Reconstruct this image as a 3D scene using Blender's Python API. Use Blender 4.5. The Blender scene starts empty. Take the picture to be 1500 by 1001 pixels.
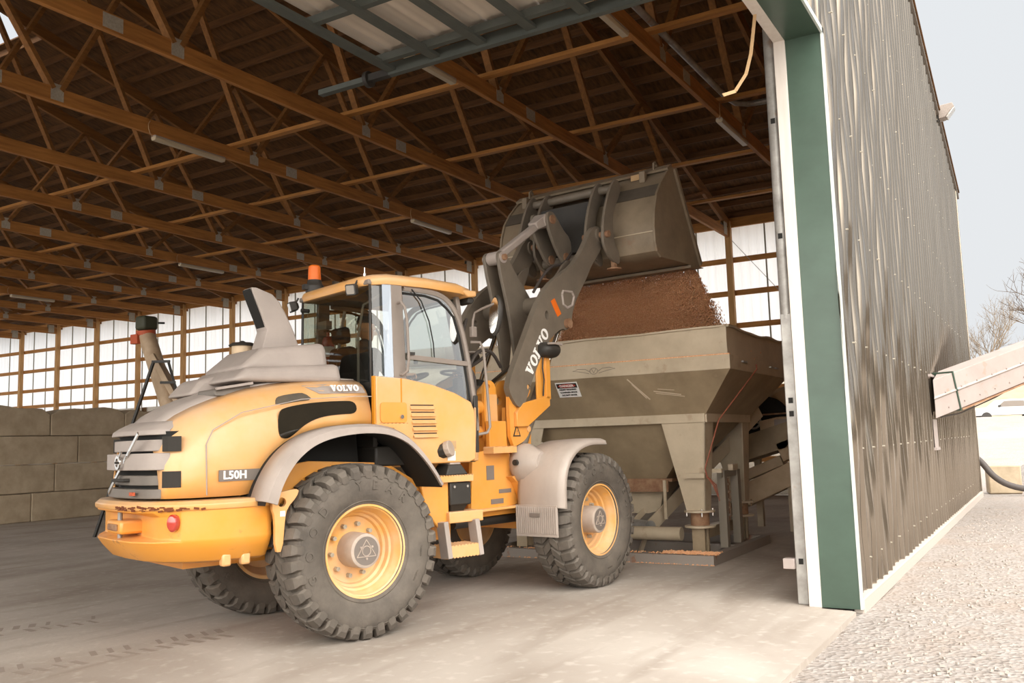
import bpy, bmesh, math, random
import numpy as np
from mathutils import Vector, Matrix
random.seed(7); np.random.seed(7)
C = bpy.context.scene.collection
PI = math.pi
rad = math.radians

# ------------------------------------------------------------------ materials
def lin(h):
    h = h.lstrip('#'); o = []
    for i in (0, 2, 4):
        c = int(h[i:i+2], 16)/255
        o.append(c/12.92 if c <= .04045 else ((c+.055)/1.055)**2.4)
    return (*o, 1)

def mat(name, col, rough=.6, metal=0, var=None, vscale=4, vamt=.5, bump=0, bscale=30,
        dust=None, dustamt=0, coat=0, stretch=(1, 1, 1), spec=.5, rust=None, rustamt=0, rscale=3):
    m = bpy.data.materials.new(name); m.use_nodes = True
    nt = m.node_tree; N = nt.nodes; L = nt.links
    b = N['Principled BSDF']
    b.inputs['Roughness'].default_value = rough
    b.inputs['Metallic'].default_value = metal
    b.inputs['Specular IOR Level'].default_value = spec
    b.inputs['Coat Weight'].default_value = coat
    b.inputs['Coat Roughness'].default_value = .15
    tc = N.new('ShaderNodeTexCoord'); mp = N.new('ShaderNodeMapping')
    mp.inputs['Scale'].default_value = stretch
    L.new(tc.outputs['Object'], mp.inputs['Vector'])
    rgb = N.new('ShaderNodeRGB'); rgb.outputs[0].default_value = lin(col)
    cur = rgb.outputs[0]
    def mix(fac, a, bcol):
        x = N.new('ShaderNodeMix'); x.data_type = 'RGBA'
        L.new(fac, x.inputs[0]); L.new(a, x.inputs[6]); x.inputs[7].default_value = lin(bcol)
        return x.outputs[2]
    def noise(scale, lo, hi, amt, det=5):
        n = N.new('ShaderNodeTexNoise'); n.inputs['Scale'].default_value = scale
        n.inputs['Detail'].default_value = det; n.inputs['Roughness'].default_value = .62
        L.new(mp.outputs[0], n.inputs['Vector'])
        r = N.new('ShaderNodeMapRange'); r.inputs[1].default_value = lo; r.inputs[2].default_value = hi
        r.inputs[4].default_value = amt
        L.new(n.outputs['Fac'], r.inputs[0]); return r.outputs[0]
    if var: cur = mix(noise(vscale, .35, .68, vamt), cur, var)
    if rust: cur = mix(noise(rscale, .6, .68, rustamt, 8), cur, rust)
    if dust:
        ge = N.new('ShaderNodeNewGeometry'); sx = N.new('ShaderNodeSeparateXYZ')
        L.new(ge.outputs['Normal'], sx.inputs[0])
        r = N.new('ShaderNodeMapRange'); r.inputs[1].default_value = -.3; r.inputs[2].default_value = 1
        r.inputs[3].default_value = .25
        L.new(sx.outputs[2], r.inputs[0])
        mm = N.new('ShaderNodeMath'); mm.operation = 'MULTIPLY'
        L.new(r.outputs[0], mm.inputs[0]); L.new(noise(2.3, .2, .75, dustamt), mm.inputs[1])
        cur = mix(mm.outputs[0], cur, dust)
    L.new(cur, b.inputs['Base Color'])
    if bump:
        n = N.new('ShaderNodeTexNoise'); n.inputs['Scale'].default_value = bscale; n.inputs['Detail'].default_value = 6
        L.new(mp.outputs[0], n.inputs['Vector'])
        bp = N.new('ShaderNodeBump'); bp.inputs['Strength'].default_value = bump; bp.inputs['Distance'].default_value = .02
        L.new(n.outputs['Fac'], bp.inputs['Height']); L.new(bp.outputs[0], b.inputs['Normal'])
    return m

DUST = '#cdb9a4'
M = {}
M['yellow'] = mat('yellow_paint', '#dd9229', .38, var='#d18520', vscale=2, vamt=.5, dust='#dcc09c', dustamt=.5, coat=.3)
M['yellow_dust'] = mat('dusty_yellow_paint', '#db9a3e', .42, var='#d0a57c', vscale=1.4, vamt=.55, dust='#d3bba1', dustamt=.85, coat=.35)
M['yellow_rusty'] = mat('chipped_yellow_paint', '#dd9226', .42, dust='#e2c7a2', dustamt=.45, coat=.2, rust='#7a3f1c', rustamt=.9, rscale=4.2)
M['rim'] = mat('rim_paint', '#dc9c3c', .45, var='#d6ad80', vscale=5, vamt=.8, dust='#ead0b0', dustamt=.8)
M['grey'] = mat('grey_plastic', '#948a83', .6, var='#a59a92', vscale=3, vamt=.7, dust='#b9aca4', dustamt=.7, bump=.05, bscale=60)
M['grey_dark'] = mat('dark_grey_paint', '#605a53', .5, var='#716a62', vscale=4, vamt=.7, dust='#8b8177', dustamt=.8, bump=.04)
M['arm'] = mat('arm_paint', '#5f564b', .48, var='#71675a', vscale=5, vamt=.8, dust='#8d8172', dustamt=.7, bump=.04)
M['bucket'] = mat('bucket_steel', '#6c5e4c', .5, metal=.1, var='#897a64', vscale=3, vamt=.8, dust='#9b8a76', dustamt=.7, rust='#7a4a26', rustamt=.6, rscale=2.2, bump=.1, bscale=18)
M['rust'] = mat('rusty_steel', '#7d5840', .8, var='#a08062', vscale=12, vamt=.8, bump=.3)
M['black'] = mat('black_plastic', '#1d1b18', .55, dust='#6d645a', dustamt=.4)
M['black_in'] = mat('black_liner', '#15130f', .8)
M['rubber'] = mat('tire_rubber', '#453f39', .75, var='#655c53', vscale=6, vamt=.7, dust='#8f8578', dustamt=.65, bump=.15, bscale=40)
M['flange'] = mat('dusty_fender', '#a1958d', .55, var='#8b8077', vscale=3, vamt=.8, dust='#c1b5ad', dustamt=.7)
M['fender'] = mat('dusty_front_fender', '#94887e', .5, var='#a79b91', vscale=3, vamt=.8, dust='#c4b8ae', dustamt=.7, stretch=(1, 1, .4))
M['hub'] = mat('hub_grey', '#9b8c80', .55, var='#b3a496', vscale=6, vamt=.8, dust='#c2b3a4', dustamt=.6)
M['steel'] = mat('galvanized_steel', '#a8a5a0', .42, metal=.25, var='#75716b', vscale=5, vamt=.8, rust='#8f6b50', rustamt=.6, rscale=3.5)
M['chrome'] = mat('chrome', '#d8d6d2', .15, metal=1)
M['frame_steel'] = mat('door_steel', '#4c504b', .6, metal=.0, var='#3f433f', vamt=.6)
M['white'] = mat('white_paint', '#efece8', .5)
M['white_wood'] = mat('white_trim', '#cfc7bf', .6, var='#c0b5aa', vscale=6, vamt=.6, stretch=(3, 3, .3))
M['green'] = mat('green_trim', '#34463a', .4, var='#3d5245', vscale=2, vamt=.7, stretch=(1, 1, 1.5), dust='#7a8c7e', dustamt=.15, coat=.1)
M['wood'] = mat('lumber', '#b47a3a', .75, var='#8a5926', vscale=3, vamt=.9, stretch=(.5, 6, 6), bump=.1, bscale=20)
M['purlin'] = mat('purlin_lumber', '#724b25', .8, var='#50341a', vscale=3, vamt=.9, stretch=(6, .5, 6))
M['web'] = mat('web_lumber', '#8f602d', .75, var='#70481f', vscale=3, vamt=.9, stretch=(.5, 6, 6))
M['wood_y'] = mat('lumber_lengthwise', '#b98142', .75, var='#97652e', vscale=3, vamt=.9, stretch=(6, .5, 6))
M['wood_z'] = mat('post_lumber', '#c89a64', .75, var='#aa7f4a', vscale=3, vamt=.9, stretch=(6, 6, .5))
M['deck'] = mat('roof_decking', '#6e4a24', .85, var='#422c13', vscale=5, vamt=1, stretch=(.6, 2.4, 1), bump=.2, bscale=9)
M['plate'] = mat('gusset_metal', '#b5ad9d', .55, metal=.15, var='#968e7e', vscale=30, vamt=.7, bump=.5, bscale=90)
M['hopper'] = mat('hopper_steel', '#c1b198', .5, metal=.05, var='#a5957d', vscale=2, vamt=.85, dust='#b5a48c', dustamt=.6, bump=.08, bscale=10, rust='#8d6b4b', rustamt=.35, rscale=6)
M['hopper_low'] = mat('hopper_lower_steel', '#a69377', .45, metal=.1, var='#85745c', vscale=2, vamt=.85, bump=.15, bscale=7, rust='#a08d74', rustamt=.6, rscale=4)
M['grain'] = mat('grain', '#d18c58', .8, var='#efc49c', vscale=60, vamt=.9)
M['block'] = mat('concrete_block', '#b8a78e', .9, var='#9c8b73', vscale=2.5, vamt=.9, bump=.3, bscale=8)
M['beige'] = mat('beige_paint', '#c3ab8c', .55, var='#a88f70', vscale=4, vamt=.7)
M['auger'] = mat('auger_tube', '#b79f83', .6, var='#9a8062', vscale=4, vamt=.7)
M['orange'] = mat('orange_paint', '#b5502a', .6)
M['red'] = mat('red_paint', '#b03a28', .35, coat=.5)
M['chute'] = mat('chute_steel', '#a1958f', .5, metal=.0, var='#948780', vscale=2, vamt=.7, rust='#957a66', rustamt=.5, rscale=5)
M['soil'] = mat('gravel_edge', '#b3a99f', .9)
M['bark'] = mat('bark', '#4a3826', .9)
M['bark_far'] = mat('pale_bark', '#6f6253', .9)
M['seat'] = mat('seat_cloth', '#2c2b29', .9)
M['skin'] = mat('skin', '#b98a6c', .6)
M['shirt'] = mat('work_shirt', '#3b3d3f', .9)
M['jeans'] = mat('jeans', '#2f3742', .9)
M['stone'] = mat('stone', '#a9a098', .9, var='#8f857b', vscale=20, vamt=.8)
M['hose'] = mat('black_hose', '#4b4440', .6)
M['cable'] = mat('red_wire', '#8d4f3a', .7)
M['rope'] = mat('pale_strap', '#b2926a', .8)
M['ink'] = mat('black_ink', '#2a2621', .8)

def emis(name, col, s):
    m = bpy.data.materials.new(name); m.use_nodes = True
    b = m.node_tree.nodes['Principled BSDF']; b.inputs['Base Color'].default_value = lin(col)
    b.inputs['Emission Color'].default_value = lin(col); b.inputs['Emission Strength'].default_value = s
    return m
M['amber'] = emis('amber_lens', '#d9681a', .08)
M['lens'] = mat('lamp_lens', '#a9a49c', .1, coat=1, metal=.3)
M['redlens'] = mat('red_lens', '#b0392c', .15, coat=1)
M['tube_light'] = mat('unlit_tube', '#b7a88e', .4)

def glass(name, tint, gloss=.12, gcol='#ffffff'):
    m = bpy.data.materials.new(name); m.use_nodes = True
    nt = m.node_tree; N = nt.nodes; L = nt.links
    N.remove(N['Principled BSDF']); out = N['Material Output']
    t = N.new('ShaderNodeBsdfTransparent'); t.inputs[0].default_value = lin(tint)
    g = N.new('ShaderNodeBsdfGlossy'); g.inputs['Roughness'].default_value = .02; g.inputs[0].default_value = lin(gcol)
    f = N.new('ShaderNodeFresnel'); f.inputs[0].default_value = 1.5
    ad = N.new('ShaderNodeMath'); ad.operation = 'MULTIPLY_ADD'; ad.inputs[1].default_value = 1.2; ad.inputs[2].default_value = gloss
    L.new(f.outputs[0], ad.inputs[0])
    mx = N.new('ShaderNodeMixShader'); L.new(ad.outputs[0], mx.inputs[0]); L.new(t.outputs[0], mx.inputs[1]); L.new(g.outputs[0], mx.inputs[2])
    L.new(mx.outputs[0], out.inputs[0]); return m
M['glass'] = glass('cab_glass', '#e6ebe4', .03)
M['glass_dark'] = glass('smoked_glass', '#a8a79e', .05)

def translucent():
    m = bpy.data.materials.new('translucent_panel'); m.use_nodes = True
    nt = m.node_tree; N = nt.nodes; L = nt.links
    N.remove(N['Principled BSDF']); out = N['Material Output']
    tc = N.new('ShaderNodeTexCoord'); w = N.new('ShaderNodeTexNoise'); w.inputs['Scale'].default_value = 1.2
    mp = N.new('ShaderNodeMapping'); mp.inputs['Scale'].default_value = (1, 5, .15)
    L.new(tc.outputs['Object'], mp.inputs[0]); L.new(mp.outputs[0], w.inputs['Vector'])
    cr = N.new('ShaderNodeValToRGB'); cr.color_ramp.elements[0].position = .3; cr.color_ramp.elements[1].position = .7
    cr.color_ramp.elements[0].color = lin('#f6f5f3'); cr.color_ramp.elements[1].color = lin('#fdfdfd')
    L.new(w.outputs['Fac'], cr.inputs[0])
    t = N.new('ShaderNodeBsdfTranslucent'); L.new(cr.outputs[0], t.inputs[0])
    d = N.new('ShaderNodeBsdfDiffuse'); L.new(cr.outputs[0], d.inputs[0])
    mx = N.new('ShaderNodeMixShader'); mx.inputs[0].default_value = .05
    L.new(t.outputs[0], mx.inputs[1]); L.new(d.outputs[0], mx.inputs[2]); L.new(mx.outputs[0], out.inputs[0]); return m
M['translucent'] = translucent()

def ground_mats():
    # concrete slab with dust swirls and tyre marks running along the driving direction
    m = bpy.data.materials.new('dusty_concrete'); m.use_nodes = True
    nt = m.node_tree; N = nt.nodes; L = nt.links; b = N['Principled BSDF']
    b.inputs['Roughness'].default_value = .8; b.inputs['Specular IOR Level'].default_value = .25
    tc = N.new('ShaderNodeTexCoord')
    def tex(scale, rot, sc, det=6, dist=0):
        mp = N.new('ShaderNodeMapping'); mp.inputs['Rotation'].default_value = (0, 0, rot); mp.inputs['Scale'].default_value = sc
        L.new(tc.outputs['Object'], mp.inputs[0])
        n = N.new('ShaderNodeTexNoise'); n.inputs['Scale'].default_value = scale; n.inputs['Detail'].default_value = det
        n.inputs['Distortion'].default_value = dist
        L.new(mp.outputs[0], n.inputs['Vector']); return n.outputs['Fac']
    def mr(x, lo, hi, a, c):
        r = N.new('ShaderNodeMapRange'); r.inputs[1].default_value = lo; r.inputs[2].default_value = hi
        r.inputs[3].default_value = a; r.inputs[4].default_value = c; L.new(x, r.inputs[0]); return r.outputs[0]
    def mix(f, a, c):
        x = N.new('ShaderNodeMix'); x.data_type = 'RGBA'
        L.new(f, x.inputs[0])
        if isinstance(a, str): x.inputs[6].default_value = lin(a)
        else: L.new(a, x.inputs[6])
        x.inputs[7].default_value = lin(c); return x.outputs[2]
    c = mix(mr(tex(.5, 0, (1, 1, 1), 4, 1), .35, .7, 0, 1), '#b3aaa0', '#988d82')
    c = mix(mr(tex(1.2, rad(25), (.35, 2.2, 1), 8, .6), .5, .72, 0, .6), c, '#8b7f73')
    c = mix(mr(tex(9, 0, (1, 1, 1), 6), .55, .75, 0, .35), c, '#d0c8bf')
    L.new(c, b.inputs['Base Color'])
    bp = N.new('ShaderNodeBump'); bp.inputs['Strength'].default_value = .25; bp.inputs['Distance'].default_value = .01
    L.new(tex(22, 0, (1, 1, 1), 6), bp.inputs['Height']); L.new(bp.outputs[0], b.inputs['Normal'])
    M['slab'] = m
    m = bpy.data.materials.new('pale_gravel'); m.use_nodes = True
    nt = m.node_tree; N = nt.nodes; L = nt.links; b = N['Principled BSDF']; b.inputs['Roughness'].default_value = .95
    b.inputs['Specular IOR Level'].default_value = .1
    tc = N.new('ShaderNodeTexCoord')
    v = N.new('ShaderNodeTexVoronoi'); v.inputs['Scale'].default_value = 26; L.new(tc.outputs['Object'], v.inputs['Vector'])
    hs = N.new('ShaderNodeSeparateColor'); L.new(v.outputs['Color'], hs.inputs[0])
    c = mix(mr(hs.outputs[0], .2, 1, 0, .55), '#9d9690', '#7f7369')
    c = mix(mr(tex(.9, 0, (1, 1, 1), 5), .5, .7, 0, .5), c, '#97877a')
    # patches of thin grass further out
    sx = N.new('ShaderNodeSeparateXYZ'); L.new(tc.outputs['Object'], sx.inputs[0])
    far = mr(sx.outputs[0], 44, 50, 0, 1)
    gm = N.new('ShaderNodeMath'); gm.operation = 'MULTIPLY'
    L.new(far, gm.inputs[0]); L.new(mr(tex(.16, 0, (1, 1, 1), 6), .52, .6, 0, .7), gm.inputs[1])
    c = mix(gm.outputs[0], c, '#b9b592')
    L.new(c, b.inputs['Base Color'])
    bp = N.new('ShaderNodeBump'); bp.inputs['Strength'].default_value = .9; bp.inputs['Distance'].default_value = .02
    L.new(v.outputs['Distance'], bp.inputs['Height'])
    bp2 = N.new('ShaderNodeBump'); bp2.inputs['Strength'].default_value = .6; bp2.inputs['Distance'].default_value = .05
    L.new(tex(6, 0, (1, 1, 1), 8), bp2.inputs['Height']); L.new(bp.outputs[0], bp2.inputs['Normal'])
    L.new(bp2.outputs[0], b.inputs['Normal'])
    M['gravel'] = m
ground_mats()
M['siding'] = mat('corrugated_siding', '#9d9386', .17, metal=.9, var='#867b6d', vscale=.7, vamt=.5, stretch=(2.5, 1, .35))
M['door_sheet'] = mat('door_sheeting', '#d3c8ba', .4, metal=.2, var='#bdb2a2', vscale=2, vamt=.5)

# ------------------------------------------------------------------ mesh helpers
class MB:
    def __init__(s): s.v = []; s.f = []
    def add(s, vs, fs, m=None):
        k = len(s.v)
        for p in vs:
            p = Vector(p)
            s.v.append(tuple(m @ p) if m is not None else tuple(p))
        s.f += [tuple(i+k for i in f) for f in fs]; return s
    def box(s, x0, x1, y0, y1, z0, z1, m=None):
        return s.add([(x, y, z) for x in (x0, x1) for y in (y0, y1) for z in (z0, z1)],
                     [(0, 1, 3, 2), (4, 6, 7, 5), (0, 4, 5, 1), (2, 3, 7, 6), (0, 2, 6, 4), (1, 5, 7, 3)], m)
    def beam(s, a, b, w, h, up=(0, 0, 1)):
        a = Vector(a); b = Vector(b); d = (b-a).normalized(); u = Vector(up)
        r = d.cross(u)
        if r.length < 1e-4: r = d.cross(Vector((1, 0, 0)))
        r.normalize(); u = r.cross(d).normalized()
        vs = [p+r*x*w/2+u*y*h/2 for p in (a, b) for x, y in ((-1, -1), (1, -1), (1, 1), (-1, 1))]
        return s.add(vs, [(0, 3, 2, 1), (4, 5, 6, 7), (0, 1, 5, 4), (1, 2, 6, 5), (2, 3, 7, 6), (3, 0, 4, 7)])
    def prism(s, poly, axis, c0, c1, m=None):
        n = len(poly)
        def mk(a, b, c): return {'x': (c, a, b), 'y': (a, c, b), 'z': (a, b, c)}[axis]
        vs = [mk(a, b, c0) for a, b in poly]+[mk(a, b, c1) for a, b in poly]
        fs = [tuple(range(n)), tuple(range(2*n-1, n-1, -1))]+[(i, (i+1) % n, n+(i+1) % n, n+i) for i in range(n)]
        return s.add(vs, fs, m)
    def cyl(s, a, b, r, r2=None, n=20):
        a = Vector(a); b = Vector(b); r2 = r if r2 is None else r2
        d = (b-a).normalized(); u = d.orthogonal().normalized(); w = d.cross(u)
        vs = []
        for p, q in ((a, r), (b, r2)):
            vs += [p+(u*math.cos(t*2*PI/n)+w*math.sin(t*2*PI/n))*q for t in range(n)]
        fs = [(i, (i+1) % n, n+(i+1) % n, n+i) for i in range(n)]+[tuple(range(n-1, -1, -1)), tuple(range(n, 2*n))]
        return s.add(vs, fs)
    def lathe(s, prof, o, ax, n=48, closed=False, cap=True):
        o = Vector(o); d = Vector(ax).normalized(); u = d.orthogonal().normalized(); w = d.cross(u)
        vs = []
        for r, h in prof:
            vs += [o+d*h+(u*math.cos(t*2*PI/n)+w*math.sin(t*2*PI/n))*r for t in range(n)]
        m = len(prof); fs = []
        for j in range(m if closed else m-1):
            k = (j+1) % m
            fs += [(j*n+i, j*n+(i+1) % n, k*n+(i+1) % n, k*n+i) for i in range(n)]
        if not closed and cap:
            if prof[0][0] > 1e-5: fs.append(tuple(range(n-1, -1, -1)))
            if prof[-1][0] > 1e-5: fs.append(tuple(range((m-1)*n, m*n)))
        return s.add(vs, fs)
    def tube(s, pts, r, n=10):
        pts = [Vector(p) for p in pts]; m = len(pts); vs = []
        rr = r if isinstance(r, (list, tuple)) else [r]*m
        u = None
        for i, p in enumerate(pts):
            d = (pts[min(i+1, m-1)]-pts[max(i-1, 0)]).normalized()
            if u is None: u = d.orthogonal().normalized()
            u = (u-d*u.dot(d)).normalized(); w = d.cross(u)
            vs += [p+(u*math.cos(t*2*PI/n)+w*math.sin(t*2*PI/n))*rr[i] for t in range(n)]
        fs = [(j*n+i, j*n+(i+1) % n, (j+1)*n+(i+1) % n, (j+1)*n+i) for j in range(m-1) for i in range(n)]
        fs += [tuple(range(n-1, -1, -1)), tuple(range((m-1)*n, m*n))]
        return s.add(vs, fs)
    def loft(s, secs, cap=True, closed=True):
        n = len(secs[0]); m = len(secs); vs = [p for q in secs for p in q]; fs = []
        for j in range(m-1):
            for i in range(n if closed else n-1):
                fs.append((j*n+i, j*n+(i+1) % n, (j+1)*n+(i+1) % n, (j+1)*n+i))
        if cap and closed: fs += [tuple(range(n-1, -1, -1)), tuple(range((m-1)*n, m*n))]
        return s.add(vs, fs)
    def mesh(s, me, m=None):
        return s.add([v.co.copy() for v in me.vertices], [tuple(p.vertices) for p in me.polygons], m)
    def build(s, name, material, parent=None, frame=None, bevel=0, smooth=True, loc=None, rotz=0, recalc=True, ang=35, solid=0, seg=2, sub=0):
        me = bpy.data.meshes.new(name); me.from_pydata([tuple(v) for v in s.v], [], s.f); me.update()
        if recalc:
            bm = bmesh.new(); bm.from_mesh(me); bmesh.ops.recalc_face_normals(bm, faces=bm.faces); bm.to_mesh(me); bm.free()
        if smooth:
            me.polygons.foreach_set('use_smooth', [True]*len(me.polygons)); me.set_sharp_from_angle(angle=rad(ang))
        me.materials.append(material)
        o = bpy.data.objects.new(name, me); C.objects.link(o)
        if parent: o.parent = parent
        if frame: frame.place(o, parent)
        if loc is not None: o.location = loc
        if rotz: o.rotation_euler = (0, 0, rotz)
        if solid:
            md = o.modifiers.new('thickness', 'SOLIDIFY'); md.thickness = solid; md.offset = 0
        if bevel:
            md = o.modifiers.new('bevel', 'BEVEL'); md.width = bevel; md.segments = seg; md.limit_method = 'ANGLE'; md.angle_limit = rad(35)
            md.harden_normals = False
        if sub:
            md = o.modifiers.new('sub', 'SUBSURF'); md.levels = sub; md.render_levels = sub
        return o

def curve_plate(outer, holes, th, bev=0):
    """flat plate in the (x,z) plane, thickness along y, centred on y=0, with real holes"""
    cu = bpy.data.curves.new('c', 'CURVE'); cu.dimensions = '2D'; cu.fill_mode = 'BOTH'
    for pl in [outer]+list(holes):
        sp = cu.splines.new('POLY'); sp.points.add(len(pl)-1)
        for p, q in zip(sp.points, pl): p.co = (q[0], q[1], 0, 1)
        sp.use_cyclic_u = True
    cu.extrude = max(th/2-bev, .0005)
    if bev: cu.bevel_depth = bev; cu.bevel_resolution = 1; cu.offset = -bev
    ob = bpy.data.objects.new('c', cu); me = bpy.data.meshes.new_from_object(ob)
    bpy.data.objects.remove(ob); bpy.data.curves.remove(cu)
    mm = Matrix(((1, 0, 0, 0), (0, 0, 1, 0), (0, 1, 0, 0), (0, 0, 0, 1)))
    me.transform(mm); return me
def circ(cx, cz, r, n=20, rz=None): return [(cx+r*math.cos(t*2*PI/n), cz+(rz or r)*math.sin(t*2*PI/n)) for t in range(n)]
def rrect(x0, x1, z0, z1, r, n=4):
    o = []
    for cx, cz, a in ((x1-r, z1-r, 0), (x0+r, z1-r, 90), (x0+r, z0+r, 180), (x1-r, z0+r, 270)):
        for i in range(n+1):
            t = rad(a+90*i/n); o.append((cx+r*math.cos(t), cz+r*math.sin(t)))
    return o
def smooth_poly(p, it=2, closed=True):
    for _ in range(it):
        q = []; n = len(p)
        for i in range(n if closed else n-1):
            a = p[i]; b = p[(i+1) % n]
            q.append(tuple(a[k]*.75+b[k]*.25 for k in range(len(a)))); q.append(tuple(a[k]*.25+b[k]*.75 for k in range(len(a))))
        if not closed: q = [p[0]]+q+[p[-1]]
        p = q
    return p
def text_mesh(t, size, ext=.002, bold=0, spacing=1):
    cu = bpy.data.curves.new('t', 'FONT'); cu.body = t; cu.size = size; cu.extrude = ext; cu.offset = bold
    cu.align_x = 'CENTER'; cu.align_y = 'CENTER'; cu.space_character = spacing; cu.resolution_u = 3
    ob = bpy.data.objects.new('t', cu); me = bpy.data.meshes.new_from_object(ob)
    bpy.data.objects.remove(ob); bpy.data.curves.remove(cu); return me
def serif_word(word, h, ext):
    """slab-serif capitals V O L, flat in XY, returned as MB centred on the origin"""
    mb = MB(); x = 0; s = h
    for ch in word:
        if ch == 'V':
            P = [(0, 1), (.48, 1), (.48, .88), (.40, .88), (.56, .36), (.70, .88), (.62, .88), (.62, 1), (.98, 1), (.98, .88), (.88, .88), (.60, 0), (.40, 0), (.12, .88), (0, .88)]; w = 1.02
        elif ch == 'L':
            P = [(0, 0), (0, .12), (.12, .12), (.12, .88), (0, .88), (0, 1), (.50, 1), (.50, .88), (.36, .88), (.36, .13), (.62, .13), (.68, .36), (.80, .36), (.80, 0)]; w = .86
        else: P = None; w = 1.0
        if P: mb.prism([((x+a)*s, b*s) for a, b in P], 'z', -ext, ext)
        else:
            n = 20; o = [((x+.48+.46*math.cos(t*2*PI/n))*s, (.5+.52*math.sin(t*2*PI/n))*s) for t in range(n)]
            i_ = [((x+.48+.20*math.cos(t*2*PI/n))*s, (.5+.38*math.sin(t*2*PI/n))*s) for t in range(n)]
            vs = [(a, b, c) for c in (-ext, ext) for a, b in o+i_]; fs = []
            for t in range(n):
                u = (t+1) % n
                fs += [(t, u, n+u, n+t), (2*n+t, 3*n+t, 3*n+u, 2*n+u), (t, 2*n+t, 2*n+u, u), (n+t, n+u, 3*n+u, 3*n+t)]
            mb.add(vs, fs)
        x += w
    mb.v = [(a-x*s/2, b-h/2, c) for a, b, c in mb.v]
    return mb
def map_text(mb_or_me, o, xa, ya):
    """matrix placing flat lettering at o with its x along xa and its y along ya"""
    xa = Vector(xa).normalized(); ya = Vector(ya); ya = (ya-xa*ya.dot(xa)).normalized(); za = xa.cross(ya)
    return Matrix(((xa.x, ya.x, za.x, o[0]), (xa.y, ya.y, za.y, o[1]), (xa.z, ya.z, za.z, o[2]), (0, 0, 0, 1)))

class Frame:
    def __init__(s, x, y, deg): s.o = Vector((x, y, 0)); s.a = rad(deg)
    def place(s, o, parent):
        o.location = s.o-(parent.location if parent else Vector()); o.rotation_euler = (0, 0, s.a)
    def w(s, p):
        c, n = math.cos(s.a), math.sin(s.a); return Vector((s.o.x+p[0]*c-p[1]*n, s.o.y+p[0]*n+p[1]*c, p[2]))
def tag(o, label=None, cat=None, group=None, kind=None):
    if label: o['label'] = label
    if cat: o['category'] = cat
    if group: o['group'] = group
    if kind: o['kind'] = kind
    return o
def empty(name, loc, label, cat, group=None, rz=0):
    o = bpy.data.objects.new(name, None); o.empty_display_size = .2; C.objects.link(o); o.location = loc; o.rotation_euler = (0, 0, rz)
    return tag(o, label, cat, group)
def struct(o): o['kind'] = 'structure'; return o
def copy_tree(o, parent=None):
    c = o.copy(); C.objects.link(c); c.parent = parent
    for ch in [x for x in bpy.data.objects if x.parent == o]: copy_tree(ch, c)
    return c
ORD = ['first', 'second', 'third', 'fourth', 'fifth', 'sixth', 'seventh', 'eighth', 'ninth', 'tenth', 'eleventh', 'twelfth', 'thirteenth', 'fourteenth', 'fifteenth', 'sixteenth', 'seventeenth']

# ------------------------------------------------------------------ building
YW, YI = 1.587, 1.86          # outer and inner face of the gable wall
XE, XW = 22.95, -3.9          # side walls
XR, ZR, SL = 9.52, 10.88, .268
YB = 46.0
DX0, DX1, DZ = -2.6, 8.26, 5.144
ZC = 6.66                     # underside of the truss chords
def roof_z(x): return ZR-SL*abs(x-XR)

# floor slab: inside plus apron in front of the door
mb = MB(); mb.prism([(XW, 1.54), (8.14, 1.56), (8.18, 1.60), (8.2, 1.86), (XE, 1.86), (XE, YB), (XW, YB)], 'z', -.25, 0)
struct(mb.build('floor', M['slab'], smooth=False))
# outside terrain
mb = MB()
xs = list(np.linspace(-30, 20, 40))+list(np.linspace(21, 140, 90)); ys = list(np.linspace(-60, -3, 30))+list(np.linspace(-2.5, 40, 50))
def terr(x, y):
    t = max(0, min(1, (x-27)/50)); z = -.045+2.35*(t*t*(3-2*t))
    if x > 26: z += .12*math.sin(x*.31+y*.2)*min(1, (x-26)/10)
    return z+.015*math.sin(x*2.1)*math.cos(y*1.7)
for x in xs:
    for y in ys: mb.v.append((x, y, terr(x, y)))
ny = len(ys)
for i in range(len(xs)-1):
    for j in range(ny-1):
        cx = (xs[i]+xs[i+1])/2; cy = (ys[j]+ys[j+1])/2
        mb.f.append((i*ny+j, (i+1)*ny+j, (i+1)*ny+j+1, i*ny+j+1))
tag(struct(mb.build('ground', M['gravel'])), None)

# gable wall siding: one corrugated skin around the door opening
def siding(x0, x1, zlo, ztop, y, name):
    mb = MB(); step = .0127*2; n = int((x1-x0)/step); NZ = 44
    rows = []
    for i in range(n+1):
        x = x0+(x1-x0)*i/n; ph = (x % .3048)/.3048
        d = 0
        if ph < .26: d = .034*min(1, ph/.26/.22, (1-ph/.26)/.22)
        else:
            q = (ph-.26)/.74*2 % 1
            d = .012*max(0, math.sin(q*2*PI-PI/2)*.5+.5)**2
        col = []
        zt = ztop(x); zl = zlo(x)
        for j in range(NZ+1):
            z = zl+(zt-zl)*j/NZ
            near = max(0, 1-(x-8)/7)
            wob = (.020*math.sin(z*1.9+x*3.1)+.014*math.sin(z*3.9-x*5.3+1)+.008*math.sin(z*6.3+x*9))*(near*.9+.12)
            col.append((x+wob*1.6, y-d+wob, z))
        rows.append(col)
    vs = [p for c in rows for p in c]; k = NZ+1
    mb.add(vs, [(i*k+j, (i+1)*k+j, (i+1)*k+j+1, i*k+j+1) for i in range(n) for j in range(NZ)])
    return mb
gable = siding(DX1, 23.35, lambda x: .07, lambda x: roof_z(x), YW, 's').build('wall_front', M['siding'], recalc=False, ang=60)
struct(gable)
siding(DX0, DX1-.001, lambda x: DZ+.02, lambda x: roof_z(x), YW, 's').build('siding_panel', M['siding'], gable, recalc=False, ang=60)
siding(XW-.4, DX0-.001, lambda x: .07, lambda x: roof_z(x), YW, 's').build('siding_panel', M['siding'], gable, recalc=False, ang=60)
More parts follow.
